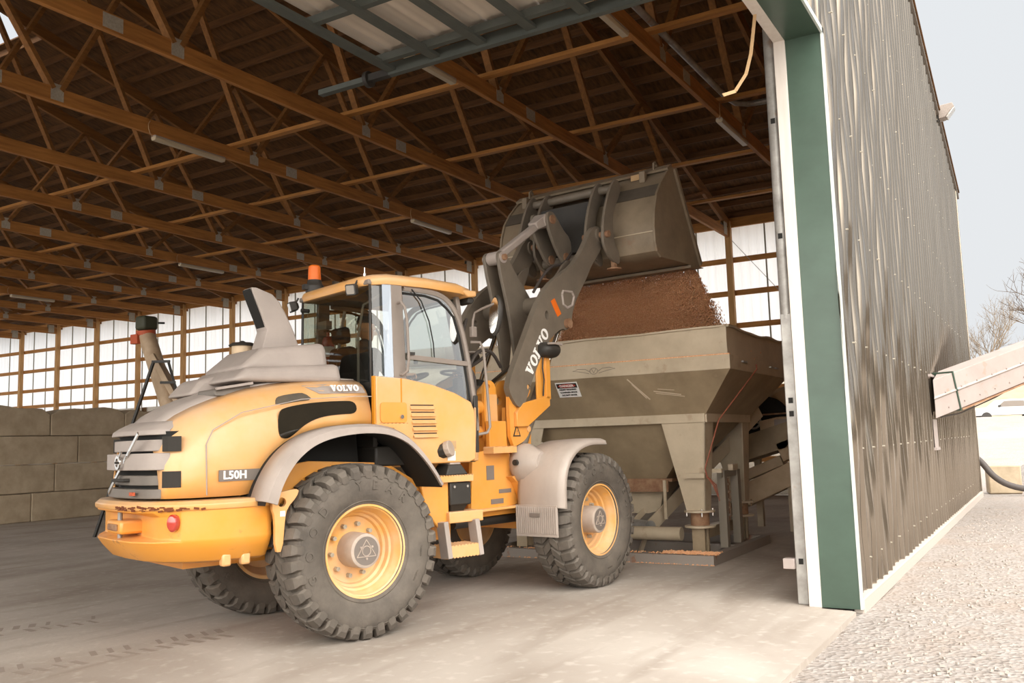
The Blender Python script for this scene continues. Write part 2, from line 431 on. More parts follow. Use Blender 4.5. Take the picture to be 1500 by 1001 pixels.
# inner framing behind the skin so the wall has a real body
mb = MB()
me = curve_plate([(XW, 0), (DX0, 0), (DX0, DZ+.03), (DX1+.02, DZ+.03), (DX1+.02, 0), (23.3, 0), (23.3, roof_z(23.3)-.12), (XR, ZR-.12), (XW, roof_z(XW)-.12)], [], .16)
mb.mesh(me, Matrix.Translation((0, YW+.15, 0)))
mb.build('wall_framing', M['wood_z'], gable, smooth=False)
# screws across the siding
mb = MB()
for z0 in (.35, 1.35, 2.35, 3.45, 4.55, 5.65, 6.75, 7.85):
    for k in range(22):
        x = 8.40+k*.6096
        if z0 < roof_z(x)-.2: mb.cyl((x, YW-.0, z0), (x, YW-.036, z0), .008, n=6)
mb.build('screw', M['plate'], gable, smooth=False); bpy.context.scene.collection.objects[-1]['kind'] = 'stuff'
# base flashing, rake trim
mb = MB(); mb.box(DX1+.05, 23.35, YW-.07, YW+.02, -.05, .085)
struct(mb.build('baseboard_front', M['soil'], bevel=.01))
mb = MB(); 
for x0, x1 in ((XR, 23.75), (XR, XW-.6)): mb.beam((x0, YW-.02, roof_z(x0)+.0), (x1, YW-.02, roof_z(x1)+.0), .10, .16)
struct(mb.build('trim_1', M['grey_dark']))
mb = MB(); mb.box(23.28, 23.40, YW-.05, YW+.1, .05, 7.2)
struct(mb.build('trim_2', M['siding'], bevel=.01))
# green jamb and header cladding with the white inner casing
def jamb(x, sgn, nm):
    a = MB(); a.box(min(x, x+.03*sgn), max(x, x+.03*sgn), YW-.045, YI, 0, DZ)
    return a
mb = MB(); mb.box(DX1, DX1+.04, YW-.045, YI, -.0, DZ); mb.box(DX0-.04, DX0, YW-.045, YI, 0, DZ); mb.box(DX0-.04, DX1+.04, YW-.045, YI, DZ, DZ+.04)
struct(mb.build('trim_3', M['green'], smooth=False))
mb = MB(); mb.box(DX1-.004, DX1+.05, YW-.065, YW-.045, 0, DZ+.05); mb.box(DX0-.05, DX1+.05, YW-.065, YW-.045, DZ-.004, DZ+.05)
struct(mb.build('trim_4', M['frame_steel'], smooth=False)); M['lightsteel'] = mat('pale_steel_edge', '#c9cfca', .4, metal=.3)
bpy.data.objects['trim_4'].data.materials[0] = M['lightsteel']
mb = MB(); mb.box(DX1-.02, DX1+.12, YI, YI+.105, 0, DZ+.1); mb.box(DX0-.12, DX1-.02, YI, YI+.105, DZ, DZ+.14); mb.box(DX0-.12, DX0+.02, YI, YI+.105, 0, DZ)
struct(mb.build('trim_5', M['white_wood'], smooth=False, bevel=.004))

# roof deck with a ridge light opening near the middle, purlins under it
def deck(x0, x1, y0, y1):
    mb = MB()
    mb.prism([(x0, roof_z(x0)), (x1, roof_z(x1)), (x1, roof_z(x1)+.03), (x0, roof_z(x0)+.03)], 'y', y0, y1); return mb
HX0, HX1, HY0, HY1 = 9.9, 10.7, 17.9, 20.3
mb = deck(XW-.5, XR, YW-.1, YB)
for a in ((XR, HX0, YW-.1, YB), (HX1, 23.6, YW-.1, YB), (HX0, HX1, YW-.1, HY0), (HX0, HX1, HY1, YB)):
    q = deck(*a); mb.add(q.v, q.f)
roof = struct(mb.build('ceiling', M['deck'], smooth=False))
mb = MB()
for k in range(24):
    for sg in (-1, 1):
        x = XR+sg*(.12+k*.6)
        if x > 23 or x < XW or (HX0-.1 < x < HX1+.1): continue
        MB().box(x-.02, x+.02, YI, YB, roof_z(x)-.145, roof_z(x)-.005).build('purlin', M['purlin'], roof, smooth=False)

# far side wall: translucent upper sheets, solid lower wall, girts, posts
mb = MB(); w = .2286; y = YI; n = 0
ysamp = []
k = 0
while y < YB:
    ysamp.append(y); y += w/6
for i, yy in enumerate(ysamp):
    d = .018 if i % 6 == 0 else (.004 if i % 2 == 0 else 0)
    mb.v += [(XE+.09+d, yy, 3.28), (XE+.09+d, yy, 7.15)]
mb.f = [(2*i, 2*i+2, 2*i+3, 2*i+1) for i in range(len(ysamp)-1)]
wall_r = struct(mb.build('wall_right', M['translucent'], smooth=False))
mb = MB(); mb.box(XE+.08, XE+.16, YI, YB, 0, 3.3)
struct(mb.build('wall_right_base', M['siding'], smooth=False)); bpy.data.objects['wall_right_base'].name = 'wall_right_lower'
M['seam'] = mat('seam_strip', '#8f8a79', .6)
for i in range(49):
    y = 2.35+i*.915
    if y < YB-.3: MB().box(XE+.055, XE+.085, y-.018, y+.018, 3.3, 7.0).build('seam_strip', M['seam'], wall_r, smooth=False)
GZ = [.9, 1.8, 2.7, 3.65, 4.34, 5.20, 6.07]
gi = 6
for z in GZ:
    struct(MB().box(XE+.0, XE+.05, YI, YB, z-.07, z+.07).build('trim_%d' % gi, M['wood_y'], smooth=False)); gi += 1
struct(MB().box(XE-.04, XE+.05, YI, YB, 6.94, 7.2).build('trim_%d' % gi, M['wood_y'], smooth=False)); gi += 1
struct(MB().box(XW-.16, XW-.08, YI, YB, 0, .9).build('wall_left', M['siding'], smooth=False))
# back gable
mb = MB(); mb.mesh(curve_plate([(XW, 0), (XE, 0), (XE, 7.2), (XR, ZR), (XW, 7.2)], [], .1), Matrix.Translation((0, YB, 0)))
struct(mb.build('wall_back', M['translucent'], smooth=False))
YS = [4.27+2.65*k for k in range(16)]
p0 = None
for k, y in enumerate(YS):
    if k == 0: z0 = 6.7
    mb = MB(); mb.box(XE-.16, XE-.005, y-.075, y+.075, 0, 7.1)
    o = mb.build('wall_post', M['wood_z'], smooth=False, bevel=.004)
    tag(o, '%s timber post along the translucent side wall, counted from the doorway' % ORD[k], 'post', 'timber posts of the side wall')

# trusses
CH = .235
def truss():
    t = empty('roof_truss', (0, 0, 0), 'x', 'roof truss', 'roof trusses')
    t_ = .038
    MB().box(XW+.1, XE-.005, -t_, t_, ZC, ZC+CH).build('bottom_chord', M['wood'], t, smooth=False, bevel=.003)
    for sg in (-1, 1):
        x1 = XE+.3 if sg > 0 else XW-.3
        MB().beam((XR, 0, ZR-.27), (x1, 0, roof_z(x1)-.27), t_*2, .235).build('top_chord', M['web'], t, smooth=False)
    bn = [XR+1.91*s for s in (-5, -3, -1, 1, 3, 5)]
    tn = [XR+3.82*s for s in (-3, -2, -1, 0, 1, 2, 3)]
    zb = ZC+CH-.03
    for i, x in enumerate(bn):
        for j in (i, i+1):
            xt = tn[j]; xt = max(min(xt, XE-1.2), XW+1.2)
            a = (x+(.06 if j > i else -.06), 0, zb); b = (xt, 0, roof_z(xt)-.36)
            MB().beam(a, b, t_*1.9, .115, up=(0, 1, 0)).build('web_member', M['web'], t, smooth=False)
    for i, x in enumerate(bn):
        for sy in (-1, 1):
            MB().box(x-.10, x+.10, sy*(t_+.001), sy*(t_+.005), ZC+.035, ZC+CH+.05).build('gusset_plate', M['plate'], t, smooth=False)
    for x in (6.65, 12.38, 18.1):
        for sy in (-1, 1):
            MB().box(x-.14, x+.14, sy*(t_+.001), sy*(t_+.005), ZC+.03, ZC+CH-.02).build('splice_plate', M['plate'], t, smooth=False)
    for x in (XE-.42,):
        for sy in (-1, 1):
            MB().box(x-.13, x+.13, sy*(t_+.001), sy*(t_+.005), ZC+.03, ZC+CH+.12).build('heel_plate', M['plate'], t, smooth=False)
    return t
T0 = truss()
for k, y in enumerate(YS):
    t = T0 if k == 0 else copy_tree(T0)
    t.location = (0, y, 0); t['label'] = '%s wooden roof truss counted inward from the doorway' % ORD[k]
# lateral braces lying on the bottom chords
for i, (x, lb) in enumerate(((3.4, 'nearest the far side'), (10.95, 'nearest the ridge'), (13.95, 'over the loader cab'), (16.87, 'over the hopper'), (19.9, 'nearest the translucent wall'))):
    o = MB().box(x-.06, x+.06, 1.9, 44.2, ZC+CH, ZC+CH+.06).build('lateral_brace', M['wood_y'], smooth=False)
    tag(o, 'long lumber brace laid across the truss chords, row '+lb, 'brace', 'lumber braces across the truss chords')
# tube lights
def tube_light(x0, x1, y, lb):
    mb = MB(); t = empty('tube_light', ((x0+x1)/2, y, ZC), lb, 'light fixture', 'tube lights under the trusses')
    h = (x1-x0)/2
    MB().prism([(-.06, -.02), (.06, -.02), (.045, 0), (-.045, 0)], 'x', -h, h).build('housing', M['grey'], t, bevel=.003)
    MB().prism([(-.055, -.02), (-.06, -.05), (-.04, -.085), (.04, -.085), (.06, -.05), (.055, -.02)], 'x', -h, h).build('diffuser', M['tube_light'], t, bevel=.005)
    MB().tube([(-h-.02, 0, -.03), (-h-.1, -.05, -.01), (-h-.14, -.06, .06), (-h-.14, -.06, .14), (-h-.1, -.05, .20)], .007).build('power_cord', M['rope'], t)
tube_light(9.30, 10.75, 12.22, 'tube light under the truss at upper left, with a pale cord')
tube_light(16.25, 17.75, 12.22, 'tube light under the truss left of the bucket')
tube_light(8.75, 10.22, 6.92, 'tube light beside the lower corner of the tilted door')
tube_light(8.75, 10.22, 4.27, 'tube light on the doorway truss just inside the tilted door')
tube_light(13.98, 15.42, 4.27, 'tube light on the doorway truss with a looped cord, near the steel post')
tube_light(16.25, 17.75, 20.17, 'tube light on the deeper truss above the auger')
tube_light(16.2, 17.65, 28.12, 'tube light on the far left, deepest inside the building')
# conduit
o = MB().tube([(2.0, 4.17, 7.02), (9, 4.17, 7.02), (14.1, 4.17, 7.02), (14.45, 4.12, 7.02), (14.62, 3.95, 7.02), (14.66, 3.7, 7.02), (14.66, 1.95, 7.02)], .048, 12).build('conduit_pipe', M['steel'])
tag(o, 'grey conduit pipe running along the doorway truss and bending to the wall', 'pipe')
o = MB().tube([(9.0, 1.98, 5.18), (9.02, 2.02, 5.05), (8.85, 2.12, 4.8), (8.5, 2.2, 4.45), (7.9, 2.3, 4.22)], [.02, .022, .02, .015, .005], 8)
mb = MB(); pts = [(7.52, 1.93, 5.12), (7.50, 1.95, 4.95), (7.46, 1.97, 4.75), (7.38, 2.0, 4.55), (7.2, 2.05, 4.35), (7.02, 2.1, 4.27)]
for i in range(len(pts)-1): mb.beam(pts[i], pts[i+1], .028, .006, up=(1, 0, .3))
tag(mb.build('hanging_strap', M['rope'], smooth=False), 'pale strap dangling from the white door header', 'strap')

# steel door post and door panel
t = empty('door_track_post', (8.375, 2.03, 0), 'galvanized steel post just inside the green door jamb', 'post')
MB().box(-.055, .055, -.05, .05, 0, 2.6).build('channel', M['steel'], t, bevel=.008)
MB().cyl((0, 0, 2.55), (0, 0, 5.35), .058, n=24).build('pipe_sleeve', M['steel'], t)
mb = MB()
for z in (.35, 1.78, 1.66, 3.3, 4.4): MB().box(-.06, -.056, -.02, .02, z, z+.05).build('slot', M['black_in'], t, smooth=False)
for z in (.42, 3.05, 3.75, 4.45): MB().box(.05, .16, -.02, .03, z, z+.10).build('wall_bracket', M['steel'], t, smooth=False)
mb = MB(); mb.box(-.10, .0, .05, .15, .31, .40); mb.build('latch', M['chute'], t, bevel=.005)
t = empty('tilt_door', (7.48, 5.82, 5.5), 'raised corrugated metal door hanging level below the trusses', 'door')
ZD = .02
def dp(b): return b
x0, x1 = DX0-7.48, 0
MB().box(x0, x1, -3.72, .04, ZD+.16, ZD+.17).build('backing_sheet', M['door_sheet'], t, smooth=False)
mb = MB(); n = 160
rows = []
for i in range(n+1):
    y = -3.7+3.7*i/n; ph = (y % .3)/.3; d = .02*math.exp(-((ph-.5)/.09)**2)+.005*math.exp(-((ph-.15)/.05)**2)+.005*math.exp(-((ph-.85)/.05)**2)
    rows += [(x0, y, ZD+.15-d), (x1-.18, y, ZD+.15-d)]
mb.add(rows, [(2*i, 2*i+1, 2*i+3, 2*i+2) for i in range(n)])
mb.build('ribbed_sheet', M['door_sheet'], t, recalc=False)
for i in range(7):
    y = 0-.58*i
    MB().box(x0, x1, y-.055, y+.055, ZD, ZD+.04).build('rail', M['frame_steel'], t, smooth=False)
for x in (-.03, -.26, -1.3, -2.6, -4.0, -5.4, -6.8):
    MB().box(x-.035, x+.035, -3.7, .05, ZD-.03 if x == -.03 else ZD+.02, ZD+.1).build('crossbar', M['frame_steel'], t, smooth=False)
mb = MB(); mb.box(-.05, .03, .0, .35, ZD-.02, ZD+.06); mb.cyl((0, .35, ZD+.02), (0, .40, ZD+.02), .09); mb.build('hinge_block', M['black'], t, bevel=.004)
mb = MB(); mb.beam((0, .35, ZD+.02), (0, 1.08, ZD+.02), .08, .06); mb.build('side_arm', M['frame_steel'], t, smooth=False)
mb = MB()
for i in range(6):
    y = -.3-.58*i; mb.cyl((-.18, y-.2, ZD+.09), (-.18, y+.2, ZD+.09), .03, n=10)
mb.build('roller_shaft', M['black'], t)

# ------------------------------------------------------------------ wheel loader
RF = Frame(5.941, 5.716, -17.7)
FF = Frame(8.706, 5.127, -6.35)
LD = empty('wheel_loader', (7.294, 5.284, 0), 'yellow articulated wheel loader with its bucket raised over the steel hopper', 'loader')

def mk_tire():
    mb = MB()
    half = [(.648, 0), (.644, .10), (.628, .175), (.608, .205), (.575, .221), (.52, .226), (.46, .220), (.41, .205), (.372, .187), (.350, .175)]
    prof = [(r, -h) for r, h in reversed(half[1:])]+half
    mb.lathe(prof, (0, 0, 0), (0, 1, 0), 96, closed=True)
    # shallow circular ribs on the wall
    for sy in (-1, 1):
        mb.lathe([(.585, sy*.2195), (.588, sy*.2245), (.594, sy*.2185)], (0, 0, 0), (0, 1, 0), 96, cap=False)
        mb.lathe([(.388, sy*.198), (.392, sy*.204), (.398, sy*.2015)], (0, 0, 0), (0, 1, 0), 96, cap=False)
    NL = 34
    def block(secs, a0):
        # secs: (y, rtop, rbase, angular offset, half width in metres top, base)
        vs = []; k = len(secs)
        for y, rt, rb, off, wt, wb in secs:
            for r, w, s in ((rb, wb, -1), (rt, wt, -1), (rt, wt, 1), (rb, wb, 1)):
                a = a0+off+s*w/r
                vs.append((r*math.sin(a), y, r*math.cos(a)))
        fs = []
        for j in range(k-1):
            for i in range(3): fs.append((j*4+i, j*4+i+1, j*4+5+i, j*4+4+i))
        fs += [(0, 1, 2, 3), (4*k-1, 4*k-2, 4*k-3, 4*k-4)]
        mb.add(vs, fs)
    for s in (-1, 1):
        for i in range(NL):
            a = 2*PI*(i+(.5 if s > 0 else 0))/NL
            jit = random.uniform(-.001, .001)
            block([(s*.098, .686+jit, .63, -.012, .041, .044), (s*.165, .683, .62, .004, .042, .046), (s*.208, .668, .59, .012, .039, .044), (s*.228, .628, .585, .014, .026, .033), (s*.2285, .598, .57, .014, .016, .022)], a)
            block([(s*.004, .690, .63, .115, .038, .042), (s*.050, .689, .63, .055, .043, .046), (s*.090, .687, .63, .0, .036, .040)], a-.02)
    # raised lettering on both walls: GOODYEAR
    for s in (-1, 1):
        for ch, dg in zip('GOODYEAR', (-109, -89, -69, -50, -9, 7, 23, 39)):
            me = text_mesh(ch, .10, .006, .002)
            a = rad(dg); R_ = .515
            rt = Vector((math.sin(a), 0, math.cos(a))); tg = Vector((math.cos(a), 0, -math.sin(a)))
            if s > 0:
                rt = Vector((-math.sin(a), 0, math.cos(a))); tg = Vector((-math.cos(a), 0, -math.sin(a)))
            m = map_text(me, rt*R_+Vector((0, s*.2265, 0)), tg, rt)
            mb.mesh(me, m)
        me = text_mesh('TUBELESS', .022, .0015)
        for dg in (95, 118):
            a = rad(dg)*(-s) if s > 0 else rad(dg)
            rt = Vector((math.sin(a), 0, math.cos(a))); tg = Vector((math.cos(a), 0, -math.sin(a)))*(1 if s < 0 else -1)
            mb.mesh(me, map_text(me, rt*.50+Vector((0, s*.2265, 0)), tg, rt))
    return mb
def mk_rim():
    # outer face towards -y
    mb = MB()
    pr = [(.350, -.188), (.366, -.190), (.366, -.180), (.352, -.172), (.338, -.165), (.333, -.12), (.322, -.105), (.316, -.06), (.300, -.05), (.292, -.012), (.272, .0), (.262, .028), (.235, .034), (.12, .030), (.12, .05), (.27, .055), (.30, .10), (.33, .17), (.366, .18), (.366, .19), (.34, .19)]
    mb.lathe(pr, (0, 0, 0), (0, 1, 0), 72, cap=False); return mb
def mk_hub():
    mb = MB(); mb.lathe([(.0, -.185), (.118, -.185), (.134, -.178), (.138, -.165), (.140, .035), (.0, .035)], (0, 0, 0), (0, 1, 0), 48); return mb
def mk_hubmark():
    mb = MB()
    mb.lathe([(.035, -.186), (.035, -.191), (.042, -.191), (.042, -.186)], (0, 0, 0), (0, 1, 0), 24, closed=True)
    P = [Vector((.100*math.sin(rad(a)), -.188, .088*math.cos(rad(a)))) for a in (0, 120, 240)]
    for i in range(3):
        a, b = P[i], P[(i+1) % 3]; mb.beam(a, b, .006, .006, up=(0, 1, 0))
    for a in (60, 180, 300):
        c = Vector((.06*math.sin(rad(a)), -.186, .06*math.cos(rad(a)))); mb.cyl(c, c+Vector((0, -.010, 0)), .009, n=10)
    return mb
M['hubcap'] = mat('hub_cap_dark', '#6f665f', .5, dust='#8d8278', dustamt=.4)
def wheel(frame, x, side, spin, z=.683):
    parts = []
    w = mk_rim().build('wheel', M['rim'], LD)
    c = frame.w((x, side*.835, z)); w.location = c-LD.location
    # rotate so that the outer face points to the side; spin about the axle
    w.rotation_euler = Matrix.Rotation(frame.a+(PI if side > 0 else 0), 4, 'Z').to_euler()
    ti = mk_tire_cached(w); ti.rotation_euler = (0, spin, 0)
    h = mk_hub().build('hub', M['hub'], w); h.rotation_euler = (0, spin, 0)
    MB().lathe([(0, -.186), (.112, -.186), (.112, -.1845), (0, -.1845)], (0, 0, 0), (0, 1, 0), 40).build('hub_cap', M['hubcap'], w)
    q = mk_hubmark().build('hub_cap_emblem', M['hub'], w); q.rotation_euler = (0, 0, 0)
    first = None
    for i in range(10):
        a = 2*PI*i/10+.2; cx, cz = .205*math.sin(a), .205*math.cos(a)
        if first is None:
            first = MB().cyl((0, .03, 0), (0, -.012, 0), .019, n=6); 
            first = first.build('wheel_nut', M['plate'], w); nn = first
        else:
            nn = first.copy(); C.objects.link(nn)
        nn.location = (cx, 0, cz)
    return w
_t = []
def mk_tire_cached(par):
    if not _t:
        o = mk_tire().build('tire', M['rubber'], par, ang=25); _t.append(o); return o
    o = _t[0].copy(); C.objects.link(o); o.parent = par; return o
wheel(RF, 0, -1, 0); wheel(RF, 0, 1, .3); wheel(FF, 0, -1, 0.9); wheel(FF, 0, 1, .2)

def rf(mb, name, m, **k): return mb.build(name, M[m], LD, RF, **k)
def ff(mb, name, m, **k): return mb.build(name, M[m], LD, FF, **k)

# --- counterweight
def sec(pts, z): return [(x, y, z) for x, y in pts]
cwp = [(-.70, -.70), (-.72, -.84), (-.78, -.88), (-1.0, -.885), (-1.20, -.86), (-1.38, -.77), (-1.52, -.60), (-1.60, -.38), (-1.62, 0)]
cwp = cwp+[(x, -y) for x, y in reversed(cwp[:-1])]
def rec(p): return [(max(x, -1.47+.0*y) if abs(y) > .3 else -1.42, y) for x, y in p]
def scl(p, sx, sy, cx=-.7): return [(cx+(x-cx)*sx, y*sy) for x, y in p]
secs = [sec(scl(cwp, .78, .80), .69), sec(scl(cwp, .88, .88), .71), sec(scl(cwp, .96, .96), .80), sec(scl(cwp, 1, 1), .86), sec(rec(cwp), .88), sec(rec(cwp), 1.04), sec(cwp, 1.07), sec(cwp, 1.10), sec(scl(cwp, 1.0, 1.0), 1.125), sec(scl(cwp, .985, .985), 1.145)]
cw = rf(MB().loft(secs), 'counterweight', 'yellow_rusty', bevel=.008, ang=40)
lip = [sec(scl(cwp, 1.012, 1.012), 1.085), sec(scl(cwp, 1.02, 1.02), 1.10), sec(scl(cwp, 1.02, 1.02), 1.125), sec(scl(cwp, .99, .99), 1.15)]
MB().loft(lip).build('top_lip', M['yellow_dust'], cw, bevel=.004)
# tow recess on the rear with light
MB().box(-1.60, -1.42, -.16, .16, .90, 1.0).build('hitch_plate', M['yellow_rusty'], cw, bevel=.02)
MB().box(-1.615, -1.595, -.10, .10, .925, .975).build('hitch_opening', M['rust'], cw, bevel=.01)
MB().cyl((-1.55, .0, .84), (-1.55, .0, 1.12), .018, n=12).build('hitch_pin', M['steel'], cw)
for s in (-1,):
    mb = MB(); c = Vector((-1.42, s*.735, 1.0)); d = Vector((-.78, s*.62, 0)).normalized()
    u = Vector((-d.y, d.x, 0)); ring = []
    for dd, k in ((-.02, 1), (.022, 1), (.035, .8), (.04, .4)):
        ring.append([c+d*dd+u*math.cos(t*2*PI/20)*.043*k+Vector((0, 0, 1))*math.sin(t*2*PI/20)*.062*k for t in range(20)])
    mb.loft(ring); mb.build('tail_light', M['redlens'], cw)
    mb = MB(); mb.prism([(c2, z) for c2, z in rrect(-.09, .09, .70, .77, .02)], 'y', s*.60, s*.63)
for x in (-1.05, -.90):
    MB().box(x-.035, x+.035, -.80, -.73, .66, .755).build('bottom_lug', M['yellow_dust'], cw, bevel=.015)
# rust chips along the lip
mb = MB(); ol = [(x, y) for x, y in scl(cwp, 1.022, 1.022) if y < .1]
for i in range(46):
    k = random.uniform(4.2, 7.6); j = int(k); f_ = k-j
    if j+1 >= len(ol): continue
    px_, py_ = ol[j][0]*(1-f_)+ol[j+1][0]*f_, ol[j][1]*(1-f_)+ol[j+1][1]*f_
    t_ = Vector((ol[j+1][0]-ol[j][0], ol[j+1][1]-ol[j][1], 0)).normalized(); z = 1.098+random.uniform(-.014, .014)
    mb.beam((px_-t_.x*.02, py_-t_.y*.02, z), (px_+t_.x*random.uniform(.0, .03), py_+t_.y*.02, z+random.uniform(-.006, .006)), .006, random.uniform(.004, .018))
M['rust_dark'] = mat('dark_rust', '#6b3719', .9); mb.build('rust_chip', M['rust_dark'], cw, smooth=False)['kind'] = 'stuff'
# lifting eye plate
mb = MB(); me = curve_plate(smooth_poly([(-.80, .74), (-.74, .74), (-.72, .98), (-.70, 1.06), (-.62, 1.14), (-.60, 1.20), (-.70, 1.19), (-.80, 1.17), (-.83, 1.07), (-.80, 1.0)], 1), [circ(-.745, 1.105, .035)], .03)
mb.mesh(me, Matrix.Translation((.06, -.925, 0))); eye = rf(mb, 'lifting_eye', 'yellow_dust', bevel=.004)
MB().box(-.70, -.66, -.943, -.941, 1.0, 1.04).build('eye_label', M['white'], eye, smooth=False)

# --- hood
HS = [  # x, half width, top z, bottom z, corner start y fraction
 (-1.44, .50, 1.60, 1.165), (-1.41, .56, 1.675, 1.165), (-1.36, .60, 1.735, 1.165), (-1.28, .645, 1.80, 1.165), (-1.18, .675, 1.855, 1.165), (-1.05, .69, 1.91, 1.165),
 (-.90, .70, 1.965, 1.165), (-.80, .70, 1.995, 1.18), (-.74, .70, 2.01, 1.27), (-.66, .70, 2.025, 1.41), (-.55, .70, 2.045, 1.54), (-.40, .70, 2.065, 1.62), (-.2, .70, 2.085, 1.665), (.0, .70, 2.095, 1.685), (.26, .70, 2.095, 1.68)]
def hood_loop(x, w, zt, zb):
    rr = min(.20, (zt-zb)*.45); P = [(x, -w, zb), (x, -w, zb+(zt-rr-.13-zb)*.5), (x, -w, zt-rr-.13)]
    for a in (15, 30, 45, 60, 75):
        t = rad(a); P.append((x, -w+.015+(.22)*(1-math.cos(t)), zt-.13-rr+(rr+.09)*math.sin(t)))
    P.append((x, -w+.27, zt-.022))
    half = P; top = [(x, -(w-.27)*.5, zt+.004), (x, 0, zt+.012)]
    return half+top+[(a, -b, c) for a, b, c in reversed(half+top[:-1])]
L_ = [hood_loop(*h) for h in HS]
n = len(L_[0]); k0 = 8
mb = MB(); mt = MB()
vs = [p for q in L_ for p in q]
side = []; top = []
for j in range(len(L_)-1):
    for i in range(n-1):
        f = (j*n+i, j*n+i+1, (j+1)*n+i+1, (j+1)*n+i)
        (top if k0 <= i < n-1-k0 else side).append(f)
mb.add(vs, side); mt.add([(x, y, z+.006) for x, y, z in vs], top)
hood = rf(mb, 'hood_shell', 'yellow_dust', ang=50, solid=.02)
rf(mt, 'hood_top_panel', 'grey', ang=50, solid=.025)
rf(MB().loft([[(x, -w, 1.18), (x, w, 1.18), (x, w*.8, z), (x, -w*.8, z)] for x, w, z in ((-1.36, .46, 1.55), (-1.1, .52, 1.74), (-.6, .52, 1.9), (.26, .52, 1.95))]), 'engine_core', 'black_in')
# side windows and decals lie on the hood side
def decal_poly(P, yy, m, name, par, th=.006, it=1):
    me = curve_plate(smooth_poly(P, it) if it else P, [], th); mb = MB(); mb.mesh(me, Matrix.Translation((0, yy, 0)))
    return mb.build(name, M[m], par, smooth=False)
HY = -.712
decal_poly([(-.60, 1.60), (-.60, 1.80), (-.52, 1.835), (-.30, 1.87), (-.05, 1.885), (.10, 1.885), (.12, 1.78), (-.05, 1.775), (-.22, 1.755), (-.36, 1.70), (-.47, 1.61), (-.53, 1.58)], HY-.003, 'glass_dark', 'side_window', hood, it=2)
M['win_back'] = mat('dim_engine_bay', '#4b463d', .7, var='#6b5a44', vscale=6)
decal_poly([(-.60, 1.60), (-.60, 1.80), (-.52, 1.835), (-.30, 1.87), (-.05, 1.885), (.10, 1.885), (.12, 1.78), (-.05, 1.775), (-.22, 1.755), (-.36, 1.70), (-.47, 1.61), (-.53, 1.58)], HY, 'win_back', 'side_window_backing', hood, it=2)
def on_side(P, m, name, off=.004, it=1):
    """lay a (x,z) outline over the rounded upper side of the hood"""
    me = curve_plate(smooth_poly(P, it) if it else P, [], .004); bm = bmesh.new(); bm.from_mesh(me)
    bmesh.ops.triangulate(bm, faces=bm.faces); bmesh.ops.subdivide_edges(bm, edges=bm.edges, cuts=2)
    for v in bm.verts:
        x, z = v.co.x, v.co.z; zt = np.interp(x, [h[0] for h in HS], [h[2] for h in HS]); rr = .20; zc = zt-.13-rr
        y = -.70
        if z > zc:
            s_ = min(.999, (z-zc)/(rr+.09)); y = -.70+.015+.22*(1-math.sqrt(1-s_*s_))
        v.co.y = y-.012-off+(v.co.y*1.0)
    bm.to_mesh(me); bm.free(); mb = MB(); mb.mesh(me); return mb.build(name, M[m], hood, smooth=False)
on_side([(-.605, 1.845), (-.59, 1.90), (-.55, 1.925), (-.40, 1.95), (-.33, 1.952), (-.27, 1.895), (-.42, 1.88)], 'win_back', 'vent_window', it=1)
on_side([(-.32, 2.015), (-.20, 1.945), (.12, 1.955), (.245, 1.96), (.235, 2.035), (.0, 2.04)], 'grey', 'name_patch', .006, it=0)
w_ = serif_word('VOLVO', .055, .004); mv = map_text(None, (.03, -.668, 1.995), (1, 0, .03), (0, .42, 1))
q = MB(); q.add(w_.v, w_.f, mv); q.build('hood_lettering', M['white'], hood, smooth=False)
decal_poly([(-1.08, 1.275), (-1.08, 1.36), (-.74, 1.36), (-.80, 1.275)], HY-.002, 'hubcap', 'model_badge', hood, it=0)
me = text_mesh('L50H', .085, .004, .002, 1.0); q = MB(); q.mesh(me, map_text(me, (-.955, HY-.008, 1.318), (1, 0, 0), (0, 0, 1))); q.build('badge_lettering', M['white'], hood, smooth=False)
mb = MB()
for a, b in (((-1.16, 1.18), (-1.17, 1.55)), ((-1.17, 1.55), (-1.12, 1.66)), ((-1.12, 1.66), (-.9, 1.79)), ((-.9, 1.79), (-.4, 1.895)), ((-.4, 1.895), (.1, 1.925)), ((.1, 1.925), (.26, 1.925))):
    mb.beam((a[0], -.716 if a[0] > -1.1 else -.69, a[1]), (b[0], -.716 if b[0] > -1.1 else -.695, b[1]), .008, .006)
mb.build('panel_crease', M['flange'], hood)
# grille
GP = [(-1.34, -.565), (-1.42, -.52), (-1.475, -.43), (-1.505, -.30), (-1.525, -.15), (-1.53, 0)]
GP = GP+[(x, -y) for x, y in reversed(GP[:-1])]
def gs(d, zs, sl=0): return [sec([(x-d-sl*(z-zs[0]), y) for x, y in GP], z) for z in zs]
gr = rf(MB().loft(gs(-.05, (1.165, 1.66))), 'rear_grille', 'black_in')
MB().loft(gs(.03, (1.165, 1.235))).build('grille_bar', M['grey_dark'], gr, bevel=.006)
MB().loft([sec([(x+.005, y*.93) for x, y in GP], z) for z in (1.26, 1.335)]).build('grille_bar', M['grey_dark'], gr, bevel=.006)
MB().loft(gs(.045, (1.375, 1.50))).build('grille_bar', M['grey'], gr, bevel=.006)
MB().loft([sec([(x+.0, y*.92) for x, y in GP], z) for z in (1.515, 1.60)]).build('grille_bar', M['grey'], gr, bevel=.006)
top_ = [sec([(x-.03, y*.88) for x, y in GP], 1.635), sec([(x-.02, y*.88) for x, y in GP], 1.67), sec([(x+.02, y*.86) for x, y in GP], 1.70), sec([(x+.10, y*.82) for x, y in GP], 1.74)]
MB().loft(top_).build('grille_hood_edge', M['grey'], gr, bevel=.006)
MB().box(-1.575, -1.555, -.33, -.26, 1.19, 1.215).build('reflector', M['orange'], gr, smooth=False)
